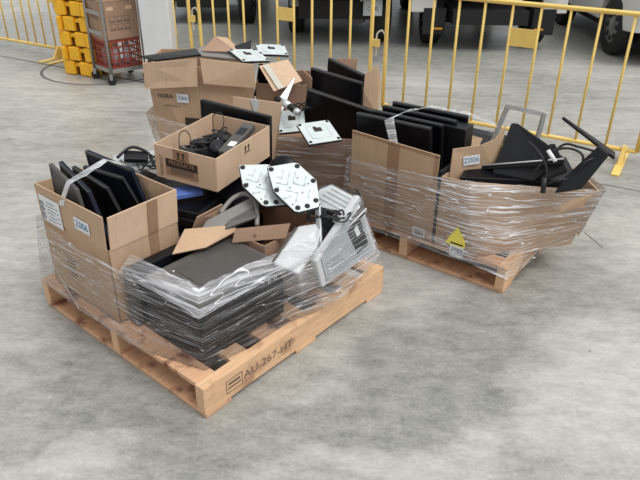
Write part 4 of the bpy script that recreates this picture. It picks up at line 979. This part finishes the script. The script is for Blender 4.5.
# metal frame
t = thing('metal_frame', 'brushed metal rectangular frame stand rising behind the Z006 flap', 'stand', (1.1, 3.45, .5)); oo = Vector((1.1, 3.45, .5)); q = lambda *p: Vector(p)-oo
b = MB()
for a_, c_ in (((.93, 3.42, .42), (1.040, 3.50, .722)), ((1.030, 3.50, .722), (1.225, 3.42, .700)), ((1.222, 3.42, .705), (1.19, 3.38, .50)), ((.93, 3.42, .42), (1.19, 3.38, .48))):
    d_v = (Vector(c_)-Vector(a_)).normalized(); n_v = Vector((.2, -.95, .25)).normalized(); s_v = d_v.cross(n_v).normalized()*.011
    A_, B_ = q(*a_), q(*c_); b.prism([A_-s_v, B_-s_v, B_+s_v, A_+s_v], .018, 'chrome')
b.build('frame', t)
b = MB(); b.box((-.05, .0, -.22), (.3, .22, .26), 'blackm', Matrix.Rotation(R(-20), 4, 'Z')); b.build('base_unit', t, bevel=.01)
b = MB(); b.box((0, 0, 0), (.4, .42, .3), 'blackm'); o = b.build('black_device', None, bevel=.01); o.location = W2(.80, .62, .305); o.rotation_euler.z = R(A2); tag(o, 'black device low in the middle of the right-hand load', 'device')

# ------------------------------------------------------------------ stretch film
def film(name, label, st, mat='film', closed=True, rows=16, step=.025, amp=.006, dens=1.0, sag=0, curl=0, seed=0):
    """st: stations ((bx,by,bz),(tx,ty,tz),layers) in world space"""
    n = len(st); S = []
    m = n if closed else n-1
    acc = 0
    for i in range(m):
        a, b_ = st[i], st[(i+1) % n]
        A0, A1_, B0, B1 = map(Vector, (a[0], a[1], b_[0], b_[1]))
        L = max((A0-B0).length, (A1_-B1).length); k = max(2, int(L/step))
        for j in range(k):
            t = j/k; S.append((A0.lerp(B0, t), A1_.lerp(B1, t), a[2]*(1-t)+b_[2]*t, acc+L*t))
        acc += L
    if closed: S.append((*S[0][:3], acc))
    else: S.append((Vector(st[-1][0]), Vector(st[-1][1]), st[-1][2], acc))
    cen = sum((s[0] for s in S), Vector())/len(S)
    V = []; UV = []; LY = []
    for i, (p, q_, ly, u) in enumerate(S):
        nx = S[min(i+1, len(S)-1)][0]-S[max(i-1, 0)][0]; out = Vector((nx.y, -nx.x, 0)); out = out.normalized() if out.length > 1e-6 else Vector((0, -1, 0))
        if closed and out.dot(p-cen) < 0: out = -out
        for r in range(rows+1):
            h = r/rows; P = p.lerp(q_, h); z = P.z
            e = .55*noise.noise(Vector((u*3+z*6, z*22-u*7, seed)))+.5*noise.noise(Vector((u*9, z*55+u*12, seed+5)))
            P = P+out*(amp*e*(1 if 0 < r else .3)+amp*.6)
            if r == rows: P.z += .010*noise.noise(Vector((u*14, 3, seed)))
            V.append(P); UV.append((u, z)); LY.append(ly*dens*(1+.5*(h**6)))
    F = []; K = rows+1
    for i in range(len(S)-1):
        for r in range(rows): F.append((i*K+r, (i+1)*K+r, (i+1)*K+r+1, i*K+r+1))
    me = bpy.data.meshes.new(name); me.from_pydata([tuple(v) for v in V], [], F); me.materials.append(M[mat])
    uv = me.uv_layers.new(name='UVMap')
    for lp_ in me.loops: uv.data[lp_.index].uv = UV[lp_.vertex_index]
    at = me.attributes.new('layers', 'FLOAT', 'POINT')
    for i, v in enumerate(LY): at.data[i].value = v
    for p in me.polygons: p.use_smooth = True
    o = bpy.data.objects.new(name, me); COL.objects.link(o); tag(o, label, 'film'); return o
def s1(u, v, z, u2, v2, z2, l=1): return (W1(u, v, z), W1(u2, v2, z2), l)
film('stretch_wrap', 'clear stretch film wrapped round the load on the stamped pallet', [
    s1(-.006, 1.15, .145, .015, 1.10, .50, .8), s1(-.008, .82, .14, .02, .82, .46, .8), s1(-.006, .56, .14, .022, .565, .46, .8), s1(-.006, .36, .142, .05, .33, .435, .55), s1(.079, .079, .153, .072, .07, .435, .5),
    s1(.29, .052, .154, .34, .06, .42, .5), s1(.53, .042, .156, .58, .03, .445, .9), ((.09, 2.375, .175), (.015, 2.36, .475), 1.5), ((.285, 2.64, .255), (.18, 2.635, .57), 1.2),
    ((.275, 2.70, .27), (.17, 2.70, .57), .7), s1(1.12, .30, .28, 1.10, .30, .50, .6), s1(1.14, .7, .16, 1.12, .7, .45, .5), s1(1.10, 1.12, .16, 1.08, 1.12, .45, .5), s1(.5, 1.16, .16, .5, 1.15, .45, .6)], rows=40)
film('bunched_film', 'thick crinkled roll of film along the top edge of the black case', [
    s1(.06, .56, .41, .13, .55, .475, .9), s1(.085, .36, .395, .165, .38, .445, 1.1), s1(.085, .092, .388, .185, .20, .435, 1.4), s1(.32, .085, .395, .36, .19, .435, 1.3), s1(.56, .05, .41, .60, .13, .455, 1.2), ((.0, 2.33, .44), (-.03, 2.42, .50), 1.0)], 'filmd', False, rows=8, amp=.012, seed=4)
film('bunched_film', 'white diagonal fold of film running down the shipping-labelled box at the left pallet corner', [(W1(-.004, 1.10, .44), W1(.0, 1.09, .46), 1.2), (W1(-.010, .93, .26), W1(-.008, .955, .27), 1.3), (W1(-.012, .80, .14), W1(-.010, .83, .148), 1.3)], 'filmd', False, rows=2, amp=.003, seed=6)
def s2(u, v, z, u2, v2, z2, l=1): return (W2(u, v, z), W2(u2, v2, z2), l)
film('stretch_wrap', 'clear stretch film wrapped round the brown cartons on the right-hand pallet', [
    s2(-.006, 1.0, .12, .0, .965, .50, 1), s2(-.008, .70, .115, -.002, .70, .51, 1), s2(-.010, .42, .115, -.002, .42, .53, 1.1), s2(-.012, .18, .12, .015, .27, .545, 2.2),  # raised layers value at the corner paints in its sparkle
    s2(-.010, -.012, .10, .12, .13, .53, 1.1), s2(.22, -.09, .17, .28, -.07, .51, .8), s2(.455, -.195, .20, .44, -.275, .50, 1.3), s2(.62, -.09, .2, .62, -.14, .475, .8), s2(.76, -.01, .2, .74, -.06, .46, .7),
    s2(.95, .5, .16, .90, .5, .48, .6), s2(.95, .95, .16, .94, .95, .50, .6), s2(.4, 1.0, .16, .4, .98, .50, .6)], rows=36, seed=9, dens=1.15)
film('stretch_wrap', 'clear stretch film round the rearmost cartons', [
    ((-.945, 3.70, .14), (-1.12, 3.97, .505), .8), ((-.62, 3.56, .15), (-.80, 3.78, .49), .9), ((-.31, 3.545, .15), (-.315, 3.555, .515), 1), ((.22, 3.47, .15), (.215, 3.48, .525), 1), ((.27, 4.0, .15), (.26, 4.03, .52), .7), ((.1, 4.6, .15), (.0, 4.45, .5), .6), ((-.95, 4.6, .15), (-1.08, 4.42, .5), .6)], rows=14, seed=15, dens=.8)
film('film_strap', 'twisted band of film tied over the monitors in the shipping-labelled box', [
    (W1(.035, .90, .615), W1(.035, .86, .62), 1.0), (W1(.055, .835, .735), W1(.05, .80, .735), 1.2), (W1(.13, .83, .758), W1(.125, .80, .745), 1.3), (W1(.25, .865, .765), W1(.25, .83, .765), 1.4), (W1(.31, .82, .742), W1(.31, .78, .735), 1.3), (W1(.36, .80, .66), W1(.36, .75, .65), 1.2), (W1(.385, .76, .56), W1(.385, .70, .55), 1.1)], 'filmd', False, rows=4, amp=.004, seed=21)
film('film_strap', 'pale band of film stretched from the tall carton monitors towards the metal frame', [
    ((.36, 3.13, .60), (.40, 3.13, .60), 1.0), ((.325, 3.215, .728), (.375, 3.235, .733), 1.3), ((.42, 3.29, .745), (.45, 3.32, .748), 1.4), ((.58, 3.39, .745), (.60, 3.42, .748), 1.2), ((.79, 3.46, .69), (.80, 3.49, .695), .8), ((.99, 3.46, .61), (1.0, 3.49, .62), .8)], 'filmd', False, rows=4, amp=.004, seed=23)
